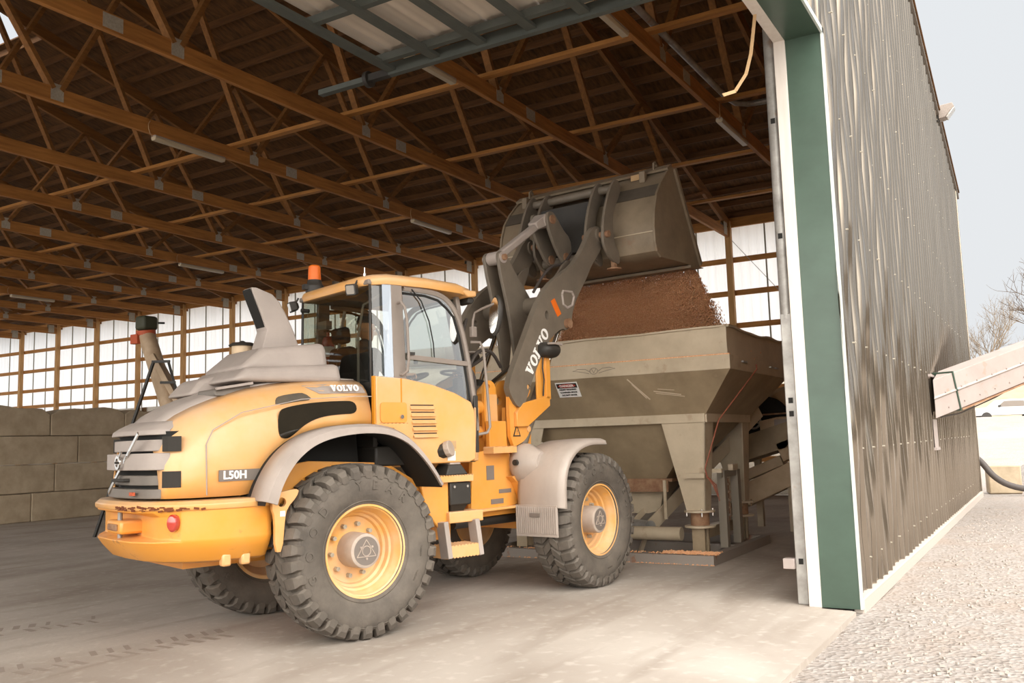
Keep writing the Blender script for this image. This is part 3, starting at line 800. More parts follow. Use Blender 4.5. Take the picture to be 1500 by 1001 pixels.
for z0, z1 in ((1.245, 1.365), (1.51, 1.62)):
    for s in (-1, 1):
        xs_ = [-1.425, -1.40, -1.37, -1.345, -1.32]; mb = MB()
        mb.loft([[(x-.012, s*(np.interp(x, [h[0] for h in HS], [h[1] for h in HS])+.012), z) for x in xs_]+[(x+.02, s*.45, z) for x in reversed(xs_)] for z in (z0, z1)])
        mb.build('grille_side_slot', M['ink'], gr, smooth=False)
mb = MB(); mb.beam((-1.545, .30, 1.20), (-1.585, -.46, 1.645), .010, .03, up=(0, 0, 1)); mb.build('diagonal_bar', M['chrome'], gr, bevel=.002)
mb = MB(); m_ = Matrix.Translation((-1.597, -.08, 1.435))@Matrix.Rotation(PI/2, 4, 'Y')
mb.lathe([(.052, 0), (.052, .012), (.034, .012), (.034, 0)], (-1.597, -.08, 1.435), (-1, 0, 0), 28, closed=True)
mb.beam((-1.605, -.12, 1.475), (-1.605, -.16, 1.515), .012, .012); mb.build('round_emblem', M['chrome'], gr)
w_ = serif_word('VOLVO', .016, .002); q = MB(); q.add([(a, b, c) for a, b, c in w_.v], w_.f, map_text(None, (-1.612, -.08, 1.435), (0, -1, 0), (0, 0, 1))); q.build('emblem_lettering', M['ink'], gr, smooth=False)
mb = MB(); mb.tube([(-1.50, -.10, 1.30), (-1.56, -.10, 1.30), (-1.57, -.03, 1.30), (-1.57, .12, 1.30), (-1.55, .14, 1.30)], .014); mb.build('grille_handle', M['black'], gr)

# --- engine covers, stack, pre cleaner
def blk(x0, x1, y0, y1, z0, zt0, zt1, slope0=.0, slope1=0, b=.05):
    mb = MB(); mb.loft([[(x0, y0, z0), (x1, y0, z0), (x1, y1, z0), (x0, y1, z0)], [(x0+slope0, y0+.03, zt0), (x1-slope1, y0+.03, zt1), (x1-slope1, y1-.03, zt1), (x0+slope0, y1-.03, zt0)]]); return mb
cov = rf(blk(-.88, .12, -.50, .50, 2.05, 2.16, 2.22, .14, .02), 'engine_cover', 'grey', bevel=.05, seg=4)
blk(-.78, .05, -.40, .40, 2.15, 2.34, 2.41, .22, .02).build('upper_cover', M['grey'], cov, bevel=.06, seg=4)
blk(-1.03, -.62, .0, .52, 1.96, 2.10, 2.16, .12, .0).build('rear_cover', M['grey'], cov, bevel=.04, seg=4)
blk(-1.00, -.70, -.46, -.08, 1.93, 1.985, 2.03, .0, .0).build('cover_step', M['grey_dark'], cov, bevel=.012)
MB().beam((-1.0, -.47, 1.985), (-.70, -.47, 2.035), .03, .02).build('cover_rim', M['grey'], cov)
# horn shaped exhaust duct
prof = [(-.48, -.10, 2.33), (-.50, -.10, 2.5), (-.465, -.085, 2.60), (-.53, -.085, 2.72), (-.575, -.08, 2.88)]
st = []
for (xb, xf, z, yw) in ((-.46, -.07, 2.33, .11), (-.43, -.10, 2.42, .105), (-.40, -.135, 2.52, .10), (-.45, -.20, 2.66, .095), (-.50, -.27, 2.78, .09), (-.525, -.33, 2.84, .085), (-.535, -.47, 2.885, .08)):
    y0, y1 = -.02-yw, -.02+yw
    st.append([(xb, y0, z), ((xb+xf)/2, y0-.006, z), (xf-.02, y0, z), (xf, y0+.025, z), (xf, y1-.025, z), (xf-.02, y1, z), ((xb+xf)/2, y1+.006, z), (xb, y1, z)])
stk = rf(MB().loft(st), 'exhaust_duct', 'grey', bevel=.006, ang=50)
MB().prism([(-.408, 2.55), (-.455, 2.66), (-.505, 2.78), (-.532, 2.85), (-.545, 2.875), (-.540, 2.85), (-.512, 2.78), (-.462, 2.66), (-.414, 2.55)], 'y', -.095, .055).build('duct_mouth', M['black_in'], stk, smooth=False)
mb = MB(); mb.lathe([(.09, 2.10), (.09, 2.33), (.08, 2.335)], (-.43, .30, 0), (0, 0, 1), 28); pc = rf(mb, 'air_pre_cleaner', 'glass_dark')
pc.data.materials[0] = M['hubcap']
MB().lathe([(.092, 2.335), (.092, 2.42), (.08, 2.43)], (-.43, .30, 0), (0, 0, 1), 28).build('clear_bowl', M['beige'], pc)
MB().lathe([(.115, 2.42), (.12, 2.43), (.09, 2.45), (.03, 2.458), (.012, 2.47), (0, 2.47)], (-.43, .30, 0), (0, 0, 1), 28).build('rain_cap', M['black'], pc)
me = text_mesh('DANGER', .03, .001); 

# --- cab
# yellow lower cab body, cut around the wheel arch
cb = [(.29, 1.66), (.40, 1.60), (.50, 1.53), (.60, 1.42), (.66, 1.36), (.78, 1.335), (1.30, 1.335), (1.37, 1.36), (1.385, 1.62), (1.37, 1.80), (1.33, 1.885), (1.15, 1.965), (.90, 2.035), (.60, 2.085), (.29, 2.10)]
rf(MB().prism(cb, 'y', .70, .735), 'cab_side_panel', 'yellow_dust', bevel=.012)
cabb = rf(MB().prism(cb, 'y', -.735, -.70), 'cab_side_panel', 'yellow_dust', bevel=.012)
mb = MB()
st = [(1.40, -.70), (1.48, -.66), (1.535, -.58), (1.55, -.50), (1.55, .50), (1.535, .58), (1.48, .66), (1.40, .70)]
mb.loft([[(x-.02, y, z) for x, y in st] if z < 1.4 else [(x, y, z) for x, y in st] for z in (1.34, 1.36, 1.70, 1.84)])
mb.build('front_corner_panel', M['yellow_dust'], cabb, bevel=.01)
mb = MB(); mb.box(.27, .285, -.739, -.70, 1.66, 2.10); mb.box(.545, .557, -.739, -.735, 1.86, 2.085); mb.build('panel_gap', M['orange'], cabb, smooth=False)
bpy.data.objects['panel_gap'].data.materials[0] = mat('shaded_gap_paint', '#c98416', .6)
# recess with filler lid, louvers, tread edge
mb = MB(); mb.mesh(curve_plate(rrect(.33, .60, 1.70, 1.875, .03), [], .012), Matrix.Translation((0, -.742, 0))); mb.build('recess_panel', M['yellow'], cabb, bevel=.004)
MB().cyl((.54, -.745, 1.75), (.54, -.765, 1.75), .018, n=14).build('lock', M['chrome'], cabb)
for i in range(5):
    z = 1.845-.062*i; x0 = .64+.008*i
    mb = MB(); mb.loft([[(x0, -.735, z), (x0, -.735, z-.03), (x0, -.757, z-.03)], [(x0+.26, -.735, z), (x0+.26, -.735, z-.03), (x0+.26, -.757, z-.03)]])
    mb.build('louver', M['yellow_dust'], cabb)
    MB().box(x0+.005, x0+.255, -.737, -.734, z+.002, z+.012).build('louver_slot', M['ink'], cabb, smooth=False)
mb = MB(); pts = [(.27+i*.02, 1.69+(.006 if i % 2 else 0)) for i in range(18)]+[(.62, 1.50), (.56, 1.57), (.45, 1.655), (.27, 1.672)]
mb.prism(pts, 'y', -.765, -.70); mb.build('tread_edge', M['yellow_dust'], cabb, smooth=False)
MB().box(1.04, 1.13, -.738, -.7355, 1.355, 1.44).build('label_plate', M['white'], cabb, smooth=False)
MB().box(1.04, 1.14, -.738, -.7355, 1.46, 1.53).build('label_plate', M['rope'], cabb, smooth=False)
# cab shell: floor tub, posts
cf = rf(MB().box(.33, 1.45, -.66, .66, 1.33, 1.50), 'cab_floor', 'black', bevel=.02)
tub = MB(); tub.box(.32, .36, -.64, .64, 1.5, 2.06); tub.box(.34, 1.38, .66, .70, 1.5, 1.95); tub.box(1.40, 1.50, -.5, .5, 1.5, 1.78)
tub.build('cab_lower_wall', M['black'], cf)
M['pillar'] = mat('cab_pillar', '#857a71', .5, var='#756a61', vscale=4, vamt=.7, dust='#9c9087', dustamt=.6)
fr = rf(MB().box(.30, 1.42, -.62, .62, 2.915, 2.96), 'cab_frame', 'pillar', bevel=.01)
for s in (-1, 1):
    # rear corner post
    MB().beam((.32, s*.615, 2.0), (.33, s*.60, 2.93), .022, .024, up=(0, 1, 0)).build('rear_post', M['black'], fr, bevel=.01)
    mb = MB(); mb.loft([[(.50, s*.70, z), (.64, s*.70, z), (.64, s*.645, z), (.50, s*.645, z)] if z < 2.2 else [(.51, s*.655, z), (.63, s*.655, z), (.63, s*.60, z), (.51, s*.60, z)] for z in (2.02, 2.96)])
    mb.build('door_post', M['pillar'], fr, bevel=.008)
    # curved front post (door frame)
    P = [(.66, 2.905), (.95, 2.90), (1.10, 2.87), (1.20, 2.80), (1.275, 2.68), (1.33, 2.50), (1.375, 2.25), (1.41, 2.0), (1.43, 1.85), (1.44, 1.62)]
    def yy(z): return s*(.655-.035*(z-1.9))
    mb = MB(); mb.tube([(x, yy(z), z) for x, z in smooth_poly(P, 2, False)], .030, 8); mb.build('front_post', M['pillar'], fr)
    mb = MB(); mb.tube([(x-.055, yy(z)-s*.0+s*.012, z-(.045 if i < 4 else 0)) for i, (x, z) in enumerate(P[:9])], .012, 6)
    mb.build('door_seal', M['black_in'], fr)
    # front windscreen post
    MB().beam((1.50, s*.50, 1.80), (1.36, s*.50, 2.93), .05, .05).build('screen_post', M['pillar'], fr, bevel=.01)
# windows
M['glass_rear'] = glass('tinted_rear_glass', '#b9beb2', .05)
def pane(P, name, par=fr, m='glass'):
    mb = MB(); mb.add(P, [tuple(range(len(P)))]); return mb.build(name, M[m], par, smooth=False, recalc=False)
pane([(.305, .60, 2.07), (.305, -.60, 2.07), (.325, -.58, 2.93), (.325, .58, 2.93)], 'rear_window', m='glass_rear')
for s in (-1, 1):
    pane([(.335, s*.63, 2.08), (.50, s*.675, 2.09), (.51, s*.63, 2.93), (.345, s*.60, 2.93)], 'quarter_window')
    dw = [(.65, 2.08), (.65, 2.90), (.95, 2.885), (1.08, 2.855), (1.17, 2.79), (1.24, 2.67), (1.29, 2.5), (1.335, 2.25), (1.37, 2.0), (1.385, 1.86), (1.15, 1.96), (.9, 2.035)]
    pane([(x, s*(.665-.035*(z-1.9)), z) for x, z in dw], 'door_window')
pane([(1.51, -.48, 1.82), (1.51, .48, 1.82), (1.37, .48, 2.92), (1.37, -.48, 2.92)], 'windscreen')
# reflective strip of curved corner glass
M['glass_bright'] = glass('bright_corner_glass', '#a5abae', .35, '#b4bcc6')
pane([(.415, -.685, 2.09), (.50, -.70, 2.09), (.51, -.655, 2.93), (.425, -.645, 2.93)], 'corner_glass', m='glass_bright')
# door crossbar, window divider, handle bar
mb = MB(); mb.beam((.66, -.675, 2.285), (1.35, -.67, 2.245), .012, .045); mb.build('door_crossbar', M['pillar'], fr, bevel=.004)
mb = MB(); mb.tube([(.74, -.65, 2.90), (.84, -.655, 2.80), (.92, -.66, 2.62), (.96, -.665, 2.42), (.965, -.67, 2.28)], .006, 6); mb.build('window_divider', M['black_in'], fr)
mb = MB(); mb.tube([(.575, -.66, 2.76), (.575, -.715, 2.765), (.60, -.735, 2.72), (.615, -.75, 2.6), (.62, -.76, 2.25), (.61, -.75, 2.15), (.575, -.72, 2.12), (.57, -.68, 2.12)], .013, 8); mb.build('grab_handle', M['pillar'], fr)
mb = MB(); mb.box(.66, .73, -.70, -.675, 2.30, 2.325); mb.build('door_latch', M['black'], fr)
# long rail in front of the door
mb = MB(); mb.tube([(1.43, -.62, 2.46), (1.50, -.68, 2.455), (1.53, -.69, 2.38), (1.555, -.70, 2.0), (1.57, -.71, 1.65), (1.54, -.70, 1.60), (1.46, -.66, 1.585)], .014, 8); mb.build('front_hand_rail', M['pillar'], fr)
mb = MB(); mb.box(1.40, 1.45, -.69, -.64, 1.42, 1.95); mb.build('door_hinge_strip', M['black'], fr, bevel=.008)
# roof
RP = [(.27, -.50), (.33, -.63), (.45, -.675), (.9, -.685), (1.30, -.665), (1.46, -.60), (1.52, -.45)]
RP = RP+[(x, -y) for x, y in reversed(RP)]
def rs(dz, k, crown=0):
    o = []
    for x, y in RP:
        zz = 3.0+dz-.03*max(0, (x-.9)/.6)**2-.02*max(0, (.5-x)/.25)
        o.append((.9+(x-.9)*k, y*k, zz))
    return o
secs = [rs(-.075, .93), rs(-.075, .98), rs(-.03, 1.0), rs(.0, .985), rs(.022, .93), rs(.04, .75), rs(.052, .45), rs(.055, .1)]
rf(MB().loft(secs), 'cab_roof', 'yellow_dust', ang=50)
# front visor drop
mb = MB(); mb.loft([[(1.28, y, 2.955), (1.50, y, 2.955), (1.50, y, 2.90), (1.40, y, 2.885), (1.33, y, 2.93)] for y in (-.645, .645)]); rf(mb, 'roof_visor', 'yellow_dust', bevel=.012)
def lamp(p, d, name, s=.05):
    p = Vector(p); d = Vector(d).normalized(); a = MB(); u = Vector((0, 0, 1)); r = d.cross(u).normalized(); u = r.cross(d)
    ring = []
    for t_, k in ((-.075, .45), (-.05, .9), (0, 1), (.012, 1)):
        ring.append([p+d*t_+r*(x*s*k)+u*(z*s*k) for x, z in ((-1, -.8), (-.8, -1), (.8, -1), (1, -.8), (1, .8), (.8, 1), (-.8, 1), (-1, .8))])
    a.loft(ring); o = rf(a, name, 'black', bevel=.004)
    ring = [[p+d*t_+r*(x*s*k)+u*(z*s*k) for x, z in ((-.8, -.65), (-.65, -.8), (.65, -.8), (.8, -.65), (.8, .65), (.65, .8), (-.65, .8), (-.8, .65))] for t_, k in ((.008, 1), (.016, .95))]
    MB().loft(ring).build('lens', M['lens'], o)
    MB().cyl(p-d*.03, p-d*.03+Vector((.05, 0, .085)), .009, n=8).build('lamp_bracket', M['black'], o)
    return o
lamp((.20, -.50, 2.87), (-1, -.55, -.25), 'work_lamp')
lamp((.20, .60, 2.86), (-1, .25, -.3), 'work_lamp')
lamp((1.50, .50, 2.84), (1, -.1, -.2), 'work_lamp', .055); 
mb = MB(); mb.loft([[(1.44+k*.0, -.60+k, 2.90), (1.49, -.60+k, 2.90), (1.51, -.60+k, 2.87), (1.48, -.60+k, 2.83), (1.42, -.60+k, 2.84)] for k in (0, .16)]); rf(mb, 'front_lamp_housing', 'black', bevel=.012)
# beacon at the rear left, aerial
bx, by = .38, .46
bz = 3.02
bc = rf(MB().lathe([(.085, bz-.02), (.09, bz+.04), (.07, bz+.07), (.066, bz+.10)], (bx, by, 0), (0, 0, 1), 24), 'beacon_base', 'black')
MB().lathe([(.062, bz+.10), (.062, bz+.12), (.057, bz+.23), (.045, bz+.245), (0, bz+.247)], (bx, by, 0), (0, 0, 1), 24).build('amber_lens', M['amber'], bc)
MB().box(bx-.12, bx-.06, by-.03, by+.03, bz+.0, bz+.05).build('beacon_bracket', M['black'], bc)
mb = MB(); mb.cyl((.50, -.25, 3.05), (.50, -.25, 3.085), .013, n=10); mb.cyl((.50, -.25, 3.08), (.50, -.25, 3.14), .005, n=8); rf(mb, 'roof_aerial', 'chrome')
mb = MB(); mb.tube([(.30, .54, 2.80), (.285, .52, 2.5), (.29, .56, 2.15)], .008); mb.cyl((.26, .50, 2.82), (.34, .50, 2.82), .02); rf(mb, 'rear_wiper', 'black')
# interior
st_ = rf(MB().loft([[(.50, -.26, 1.70), (1.02, -.24, 1.72), (1.02, .24, 1.72), (.50, .26, 1.70)], [(.50, -.26, 1.82), (1.04, -.24, 1.85), (1.04, .24, 1.85), (.50, .26, 1.82)]]), 'operator_seat', 'seat', bevel=.04, seg=3)
MB().loft([[(.44, -.25, 1.82), (.58, -.25, 1.84), (.58, .25, 1.84), (.44, .25, 1.82)], [(.38, -.25, 2.2), (.50, -.25, 2.2), (.50, .25, 2.2), (.38, .25, 2.2)], [(.36, -.17, 2.42), (.46, -.17, 2.42), (.46, .17, 2.42), (.36, .17, 2.42)]]).build('seat_back', M['seat'], st_, bevel=.04, seg=3)
MB().loft([[(.36, -.12, 2.45), (.44, -.12, 2.45), (.44, .12, 2.45), (.36, .12, 2.45)], [(.35, -.13, 2.60), (.42, -.13, 2.60), (.42, .13, 2.60), (.35, .13, 2.60)]]).build('headrest', M['seat'], st_, bevel=.03, seg=3)
MB().box(.62, .90, -.16, .16, 1.50, 1.70).build('seat_base', M['black'], st_, bevel=.02)
sw = rf(MB().beam((1.38, 0, 1.52), (1.18, 0, 2.10), .10, .08), 'steering_column', 'black', bevel=.02)
mb = MB(); R_ = .19; d = Vector((-.33, 0, .94)); o_ = Vector((1.15, 0, 2.14)); u = Vector((0, 1, 0)); w2 = d.cross(u)
pts = [o_+u*math.cos(t*2*PI/24)*R_+w2*math.sin(t*2*PI/24)*R_ for t in range(25)]; mb.tube(pts, .014, 8)
for t in (0, 8, 16): mb.beam(o_, pts[t], .02, .01)
mb.build('steering_wheel', M['black'], sw)
MB().cyl((1.12, -.16, 2.28), (1.12, -.16, 2.32), .022).build('steering_knob', M['black'], sw)
ex = rf(MB().lathe([(0, 2.13), (.055, 2.13), (.06, 2.16), (.06, 2.50), (.045, 2.55), (.015, 2.56), (.015, 2.60), (0, 2.60)], (.45, .33, 0), (0, 0, 1), 20), 'fire_extinguisher', 'red')
MB().lathe([(.061, 2.36), (.061, 2.46)], (.45, .33, 0), (0, 0, 1), 20).build('extinguisher_label', M['white'], ex, recalc=False)
mb = MB(); mb.box(.42, .48, .30, .36, 2.60, 2.62); mb.tube([(.46, .30, 2.6), (.47, .22, 2.62), (.5, .16, 2.58)], .01); mb.build('extinguisher_handle', M['black'], ex)
rf(MB().box(.38, .44, .24, .40, 2.62, 2.70), 'cab_document_holder', 'grey')
mb = MB(); mb.tube([(.40, -.28, 2.0), (.40, -.29, 2.5), (.45, -.30, 2.78), (.60, -.34, 2.88)], .012); mb.tube([(.40, .1, 2.0), (.38, .02, 2.4), (.40, -.06, 2.75)], .014); rf(mb, 'seat_belt_strap', 'grey')
# mirror on an arm
mb = MB(); mb.box(1.39, 1.45, -.70, -.655, 2.50, 2.60); mr_ = rf(mb, 'mirror_mount', 'pillar', bevel=.006)
mb = MB(); mb.tube([(1.41, -.68, 2.58), (1.41, -.69, 2.66), (1.42, -.71, 2.73), (1.44, -.80, 2.76), (1.47, -.93, 2.79)], .011, 8); mb.build('mirror_arm', M['pillar'], mr_)
mb = MB()
ring = []
for xx, k in ((0, .9), (.02, 1), (.05, .9)):
    ring.append([(1.46+xx+.12*((z_-2.6)), -.94+y_*.075*k, 2.68+(z_-2.6)*k) for y_, z_ in [(math.cos(t*PI/8)*(1 if abs(math.cos(t*PI/8)) > .1 else 1), 2.6+math.sin(t*PI/8)*.20) for t in range(16)]])
mb.loft(ring); mb.build('mirror_shell', M['black'], mr_)
mb = MB(); mb.loft([[(1.455+.12*((z_-2.6)*.85), -.94+y_*.075*.85, 2.68+(z_-2.6)*.85) for y_, z_ in [(math.cos(t*PI/8), 2.6+math.sin(t*PI/8)*.20) for t in range(16)]]]*1+[[(1.46+.12*((z_-2.6)*.85), -.94+y_*.075*.85, 2.68+(z_-2.6)*.85) for y_, z_ in [(math.cos(t*PI/8), 2.6+math.sin(t*PI/8)*.20) for t in range(16)]]]); mb.build('mirror_glass', M['chrome'], mr_)

# --- rear fenders
AR = [(-.86, 1.12), (-.82, 1.24), (-.74, 1.38), (-.63, 1.50), (-.48, 1.595), (-.28, 1.65), (-.02, 1.672), (.20, 1.655), (.36, 1.60), (.48, 1.52), (.60, 1.40), (.70, 1.27), (.76, 1.17)]
ARs = smooth_poly(AR, 2, False)
for s in (-1, 1):
    mb = MB(); mb.loft([[(x, s*.58, z) for x, z in ARs]+[(x, s*.58, z-.03) for x, z in reversed(ARs)], [(x, s*1.02, z) for x, z in ARs]+[(x, s*1.02, z-.03) for x, z in reversed(ARs)]])
    fd = rf(mb, 'rear_fender', 'black_in', ang=50)
    inn = [(x+.0, z) for x, z in ARs]; 
    def off(P, d):
        o = []
        for i, (x, z) in enumerate(P):
            a = P[max(0, i-1)]; b = P[min(len(P)-1, i+1)]; tx, tz = b[0]-a[0], b[1]-a[1]; l = math.hypot(tx, tz); o.append((x+tz/l*d, z-tx/l*d))
        return o
    O1 = off(ARs, -.012); 
    wd_ = [.085-.06*i/(len(ARs)-1) for i in range(len(ARs))]
    I1 = []
    for i, (x, z) in enumerate(ARs):
        a = ARs[max(0, i-1)]; b = ARs[min(len(ARs)-1, i+1)]; tx, tz = b[0]-a[0], b[1]-a[1]; l = math.hypot(tx, tz); I1.append((x+tz/l*wd_[i], z-tx/l*wd_[i]))
    mb = MB()
    secs = [[(x, s*.80, z) for x, z in O1], [(x, s*1.0, z) for x, z in O1], [(x, s*1.045, z) for x, z in off(ARs, .01)], [(x, s*1.05, z) for x, z in I1], [(x, s*1.03, z) for x, z in I1]]
    mb.loft(secs, cap=False, closed=False); mb.build('fender_flare', M['flange'], fd, ang=50, solid=.012)
# yellow inner frame plates
for s in (-1, 1):
    mb = MB(); mb.prism([(-.72, .80), (-.72, 1.34), (-.3, 1.40), (.45, 1.36), (.74, 1.20), (1.02, 1.185), (1.055, 1.15), (1.055, .78), (.98, .755), (.45, .80)], 'y', s*.60, s*.64)
    rf(mb, 'inner_side_plate', 'yellow', bevel=.006)
mb = MB(); mb.prism([(.74, 1.24), (1.02, 1.20), (1.06, 1.16), (1.06, .80), (1.0, .765), (.93, .77), (.80, .95)], 'y', -.715, -.68); rf(mb, 'step_guard_plate', 'yellow', bevel=.01)
rf(MB().box(-1.2, 1.35, -.35, .35, .62, 1.2), 'rear_chassis', 'yellow')
rf(MB().cyl((0, -.65, .683), (0, .65, .683), .12, n=20), 'rear_axle', 'yellow')
# boxes and ladder beside the pivot
mb = MB(); mb.box(1.06, 1.30, -.74, -.50, .955, 1.16); bb = rf(mb, 'battery_box', 'black', bevel=.012)
for x in (1.10, 1.25): MB().cyl((x, -.74, 1.12), (x, -.755, 1.12), .012, n=10).build('box_bolt', M['chrome'], bb)
mb = MB(); mb.loft([[(1.08, -.72, .96), (1.28, -.72, .96), (1.28, -.5, .96), (1.08, -.5, .96)], [(1.12, -.66, .86), (1.24, -.66, .86), (1.24, -.5, .86), (1.12, -.5, .86)]]); mb.build('box_belly', M['black'], bb, bevel=.01)
mb = MB(); pts = [(.93+i*.015, 1.215+(.012 if i % 2 else 0)) for i in range(26)]+[(1.305, 1.165), (.93, 1.165)]
mb.prism(pts, 'y', -.77, -.55); rf(mb, 'upper_tread', 'yellow_dust', smooth=False)
mb = MB(); mb.loft([[(1.00, -.76, 1.225), (1.26, -.76, 1.225), (1.26, -.52, 1.225), (1.0, -.52, 1.225)], [(1.06, -.73, 1.32), (1.20, -.73, 1.32), (1.20, -.55, 1.32), (1.06, -.55, 1.32)]]); tb = rf(mb, 'black_filter_housing', 'black', bevel=.012)
MB().box(1.07, 1.19, -.735, -.55, 1.318, 1.335).build('housing_lid', M['flange'], tb, bevel=.006)
fc = rf(MB().cyl((.93, -.60, 1.40), (1.02, -.76, 1.46), .07, n=8), 'filler_neck', 'black', bevel=.008)
MB().cyl((1.015, -.75, 1.455), (1.04, -.795, 1.47), .075, n=10).build('filler_cap', M['hub'], fc, bevel=.008)
mb = MB(); mb.box(1.03, 1.42, -.76, -.55, .80, .90); rf(mb, 'middle_step', 'yellow_dust', bevel=.008)
for x in (.955, 1.31):
    mb = MB(); mb.beam((x, -.75, .82), (x+.03, -.77, .50), .05, .12, up=(0, 1, 0)); rf(mb, 'step_hanger', 'flange', bevel=.005)
mb = MB(); pts = [(.96+i*.0185, .605+(.012 if i % 2 else 0)) for i in range(21)]+[(1.33-i*.0185, .50+(.012 if i % 2 else 0)) for i in range(21)]
mb.prism(pts, 'y', -.82, -.60); rf(mb, 'lower_step', 'yellow_dust', smooth=False)

# --- front frame
mb = MB()
me = curve_plate([(-1.36, .80), (-.62, .88), (-.55, 1.05), (-.36, 1.30), (-.34, 1.62), (-.50, 1.66), (-.60, 1.80), (-.78, 1.86), (-.80, 1.46), (-1.20, 1.42), (-1.32, 1.36)], [], .04)
for s in (-1, 1): mb.mesh(me, Matrix.Translation((0, s*.40, 0)))
mb.box(-1.30, .35, -.36, .36, .78, .84); mb.box(-.4, .35, -.3, .3, .6, 1.3); mb.box(-1.2, -.9, -.36, .36, .84, 1.36)
fro = ff(mb, 'front_frame', 'yellow', bevel=.008)
MB().box(-1.27, -.60, -.50, -.40, .845, .87).build('frame_flange', M['yellow_dust'], fro, bevel=.005)
mb = MB(); mb.prism([(-.80, 1.16), (-.72, 1.10), (-.60, .92), (-.60, 1.18)], 'y', -.50, -.42); mb.build('gusset_plate', M['yellow'], fro, smooth=False)
mb = MB(); pts = [(-1.15+i*.015, 1.455+(.012 if i % 2 else 0)) for i in range(26)]+[(-.77, 1.40), (-1.15, 1.40)]
mb.prism(pts, 'y', -.55, -.42); mb.build('frame_tread', M['yellow_dust'], fro, smooth=False)
mb = MB(); mb.box(-1.11, -.99, -.424, -.421, 1.14, 1.28); mb.build('serial_plate', M['hubcap'], fro, smooth=False)
mb = MB(); mb.box(-1.05, -.85, -.424, -.421, .90, .95); mb.box(-.92, -.72, -.424, -.421, 1.0, 1.04); mb.build('frame_label', M['hubcap'], fro, smooth=False)
tp = curve_plate(smooth_poly([(-1.06, 1.42), (-1.06, 2.05), (-1.02, 2.13), (-.92, 2.13), (-.86, 2.05), (-.84, 1.42)], 1), [circ(-.985, 2.07, .022)], .035)
mp_ = curve_plate(smooth_poly([(-.80, 1.44), (-.82, 1.95), (-.78, 2.08), (-.68, 2.15), (-.52, 2.15), (-.44, 2.08), (-.45, 2.0), (-.55, 1.92), (-.66, 1.80), (-.66, 1.75), (-.50, 1.72), (-.46, 1.63), (-.52, 1.55), (-.60, 1.50)], 1), [circ(-.72, 1.93, .045)], .04)
for s in (-1, 1):
    mb = MB(); mb.mesh(tp, Matrix.Translation((0, s*.36, 0))); mb.box(-1.03, -.86, s*.30-.06, s*.30+.06, 1.3, 2.0)
    twr = ff(mb, 'tower_column', 'yellow', bevel=.006)
    mb = MB(); mb.mesh(mp_, Matrix.Translation((0, s*.48, 0))); mb.mesh(mp_, Matrix.Translation((0, s*.28, 0))); ttp = ff(mb, 'pivot_plate', 'yellow', bevel=.006)
    MB().cyl((-.72, s*.45, 1.93), (-.72, s*.515, 1.93), .03, n=16).build('pivot_bore', M['rust'], ttp)
    MB().cyl((-.515, s*.25, 2.07), (-.515, s*.515, 2.07), .04, n=20).build('pivot_pin', M['yellow_dust'], ttp)
    MB().cyl((-.50, s*.25, 1.635), (-.50, s*.512, 1.635), .032, n=20).build('pivot_pin', M['yellow_dust'], ttp)
    MB().box(-.62, -.575, s*.505-.004, s*.505+.004, 2.04, 2.13).build('pin_keeper', M['steel'], ttp, bevel=.004)
mb = MB(); mb.box(-1.04, -.86, -.382, -.379, 1.70, 1.99); mb.build('column_cover', M['yellow_dust'], twr)
mb = MB(); mb.box(-1.08, -.80, -.45, -.40, 1.42, 1.72); mb.build('column_foot_cover', M['yellow'], twr, bevel=.006)
# warning labels on the plate
mb = MB(); mb.prism([(-.765, 1.56), (-.635, 1.56), (-.70, 1.69)], 'y', -.5035, -.501); wl = mb.build('warning_triangle', M['ink'], ttp, smooth=False)
wl.parent = ttp
mb = MB(); mb.prism([(-.742, 1.573), (-.658, 1.573), (-.70, 1.660)], 'y', -.5045, -.503); q = mb.build('warning_triangle_face', M['yellow'], ttp, smooth=False)
me = text_mesh('!', .06, .0012); mb = MB(); mb.mesh(me, map_text(me, (-.70, -.506, 1.602), (1, 0, 0), (0, 0, 1))); mb.build('warning_mark', M['ink'], ttp, smooth=False)
mb = MB(); mb.box(-.74, -.64, -.424, -.4205, 1.22, 1.40); sl_ = mb.build('caution_label', M['yellow_dust'], fro, smooth=False)
me = text_mesh('!', .07, .0012); mb = MB(); mb.mesh(me, map_text(me, (-.69, -.4255, 1.27), (1, 0, 0), (0, 0, 1)))
mb.box(-.74, -.64, -.4255, -.4243, 1.385, 1.40); mb.build('caution_mark', M['orange'], fro, smooth=False)
# hydraulic cross tubes at the pivot, hoses
ff(MB().cyl((-1.38, -.30, 1.86), (-.95, -.30, 1.86), .07), 'upper_cross_tube', 'yellow')
ff(MB().cyl((-1.38, -.30, 1.62), (-.95, -.30, 1.62), .055), 'lower_cross_tube', 'yellow')
ff(MB().cyl((-1.50, 0, .78), (-1.50, 0, 1.5), .13), 'pivot_pin_column', 'yellow')
for a in ([(-1.32, -.30, 1.95), (-1.22, -.34, 2.3), (-1.05, -.32, 2.45), (-.75, -.25, 2.45), (-.55, -.2, 2.3)], [(-1.36, -.15, 1.9), (-1.3, -.2, 2.2), (-1.2, -.25, 2.28), (-1.08, -.28, 2.2), (-1.05, -.25, 1.95)], [(-1.4, 0, 1.85), (-1.3, -.05, 2.1), (-1.0, -.05, 2.25), (-.7, 0, 2.35), (-.4, .05, 2.5)]):
    ff(MB().tube(smooth_poly(a, 2, False), .018), 'hydraulic_hose', 'hose')
ff(MB().cyl((0, -.62, .683), (0, .62, .683), .13), 'front_axle', 'yellow')
ff(MB().cyl((-1.5, -.30, .74), (-.35, -.25, .72), .045), 'drive_shaft', 'black')
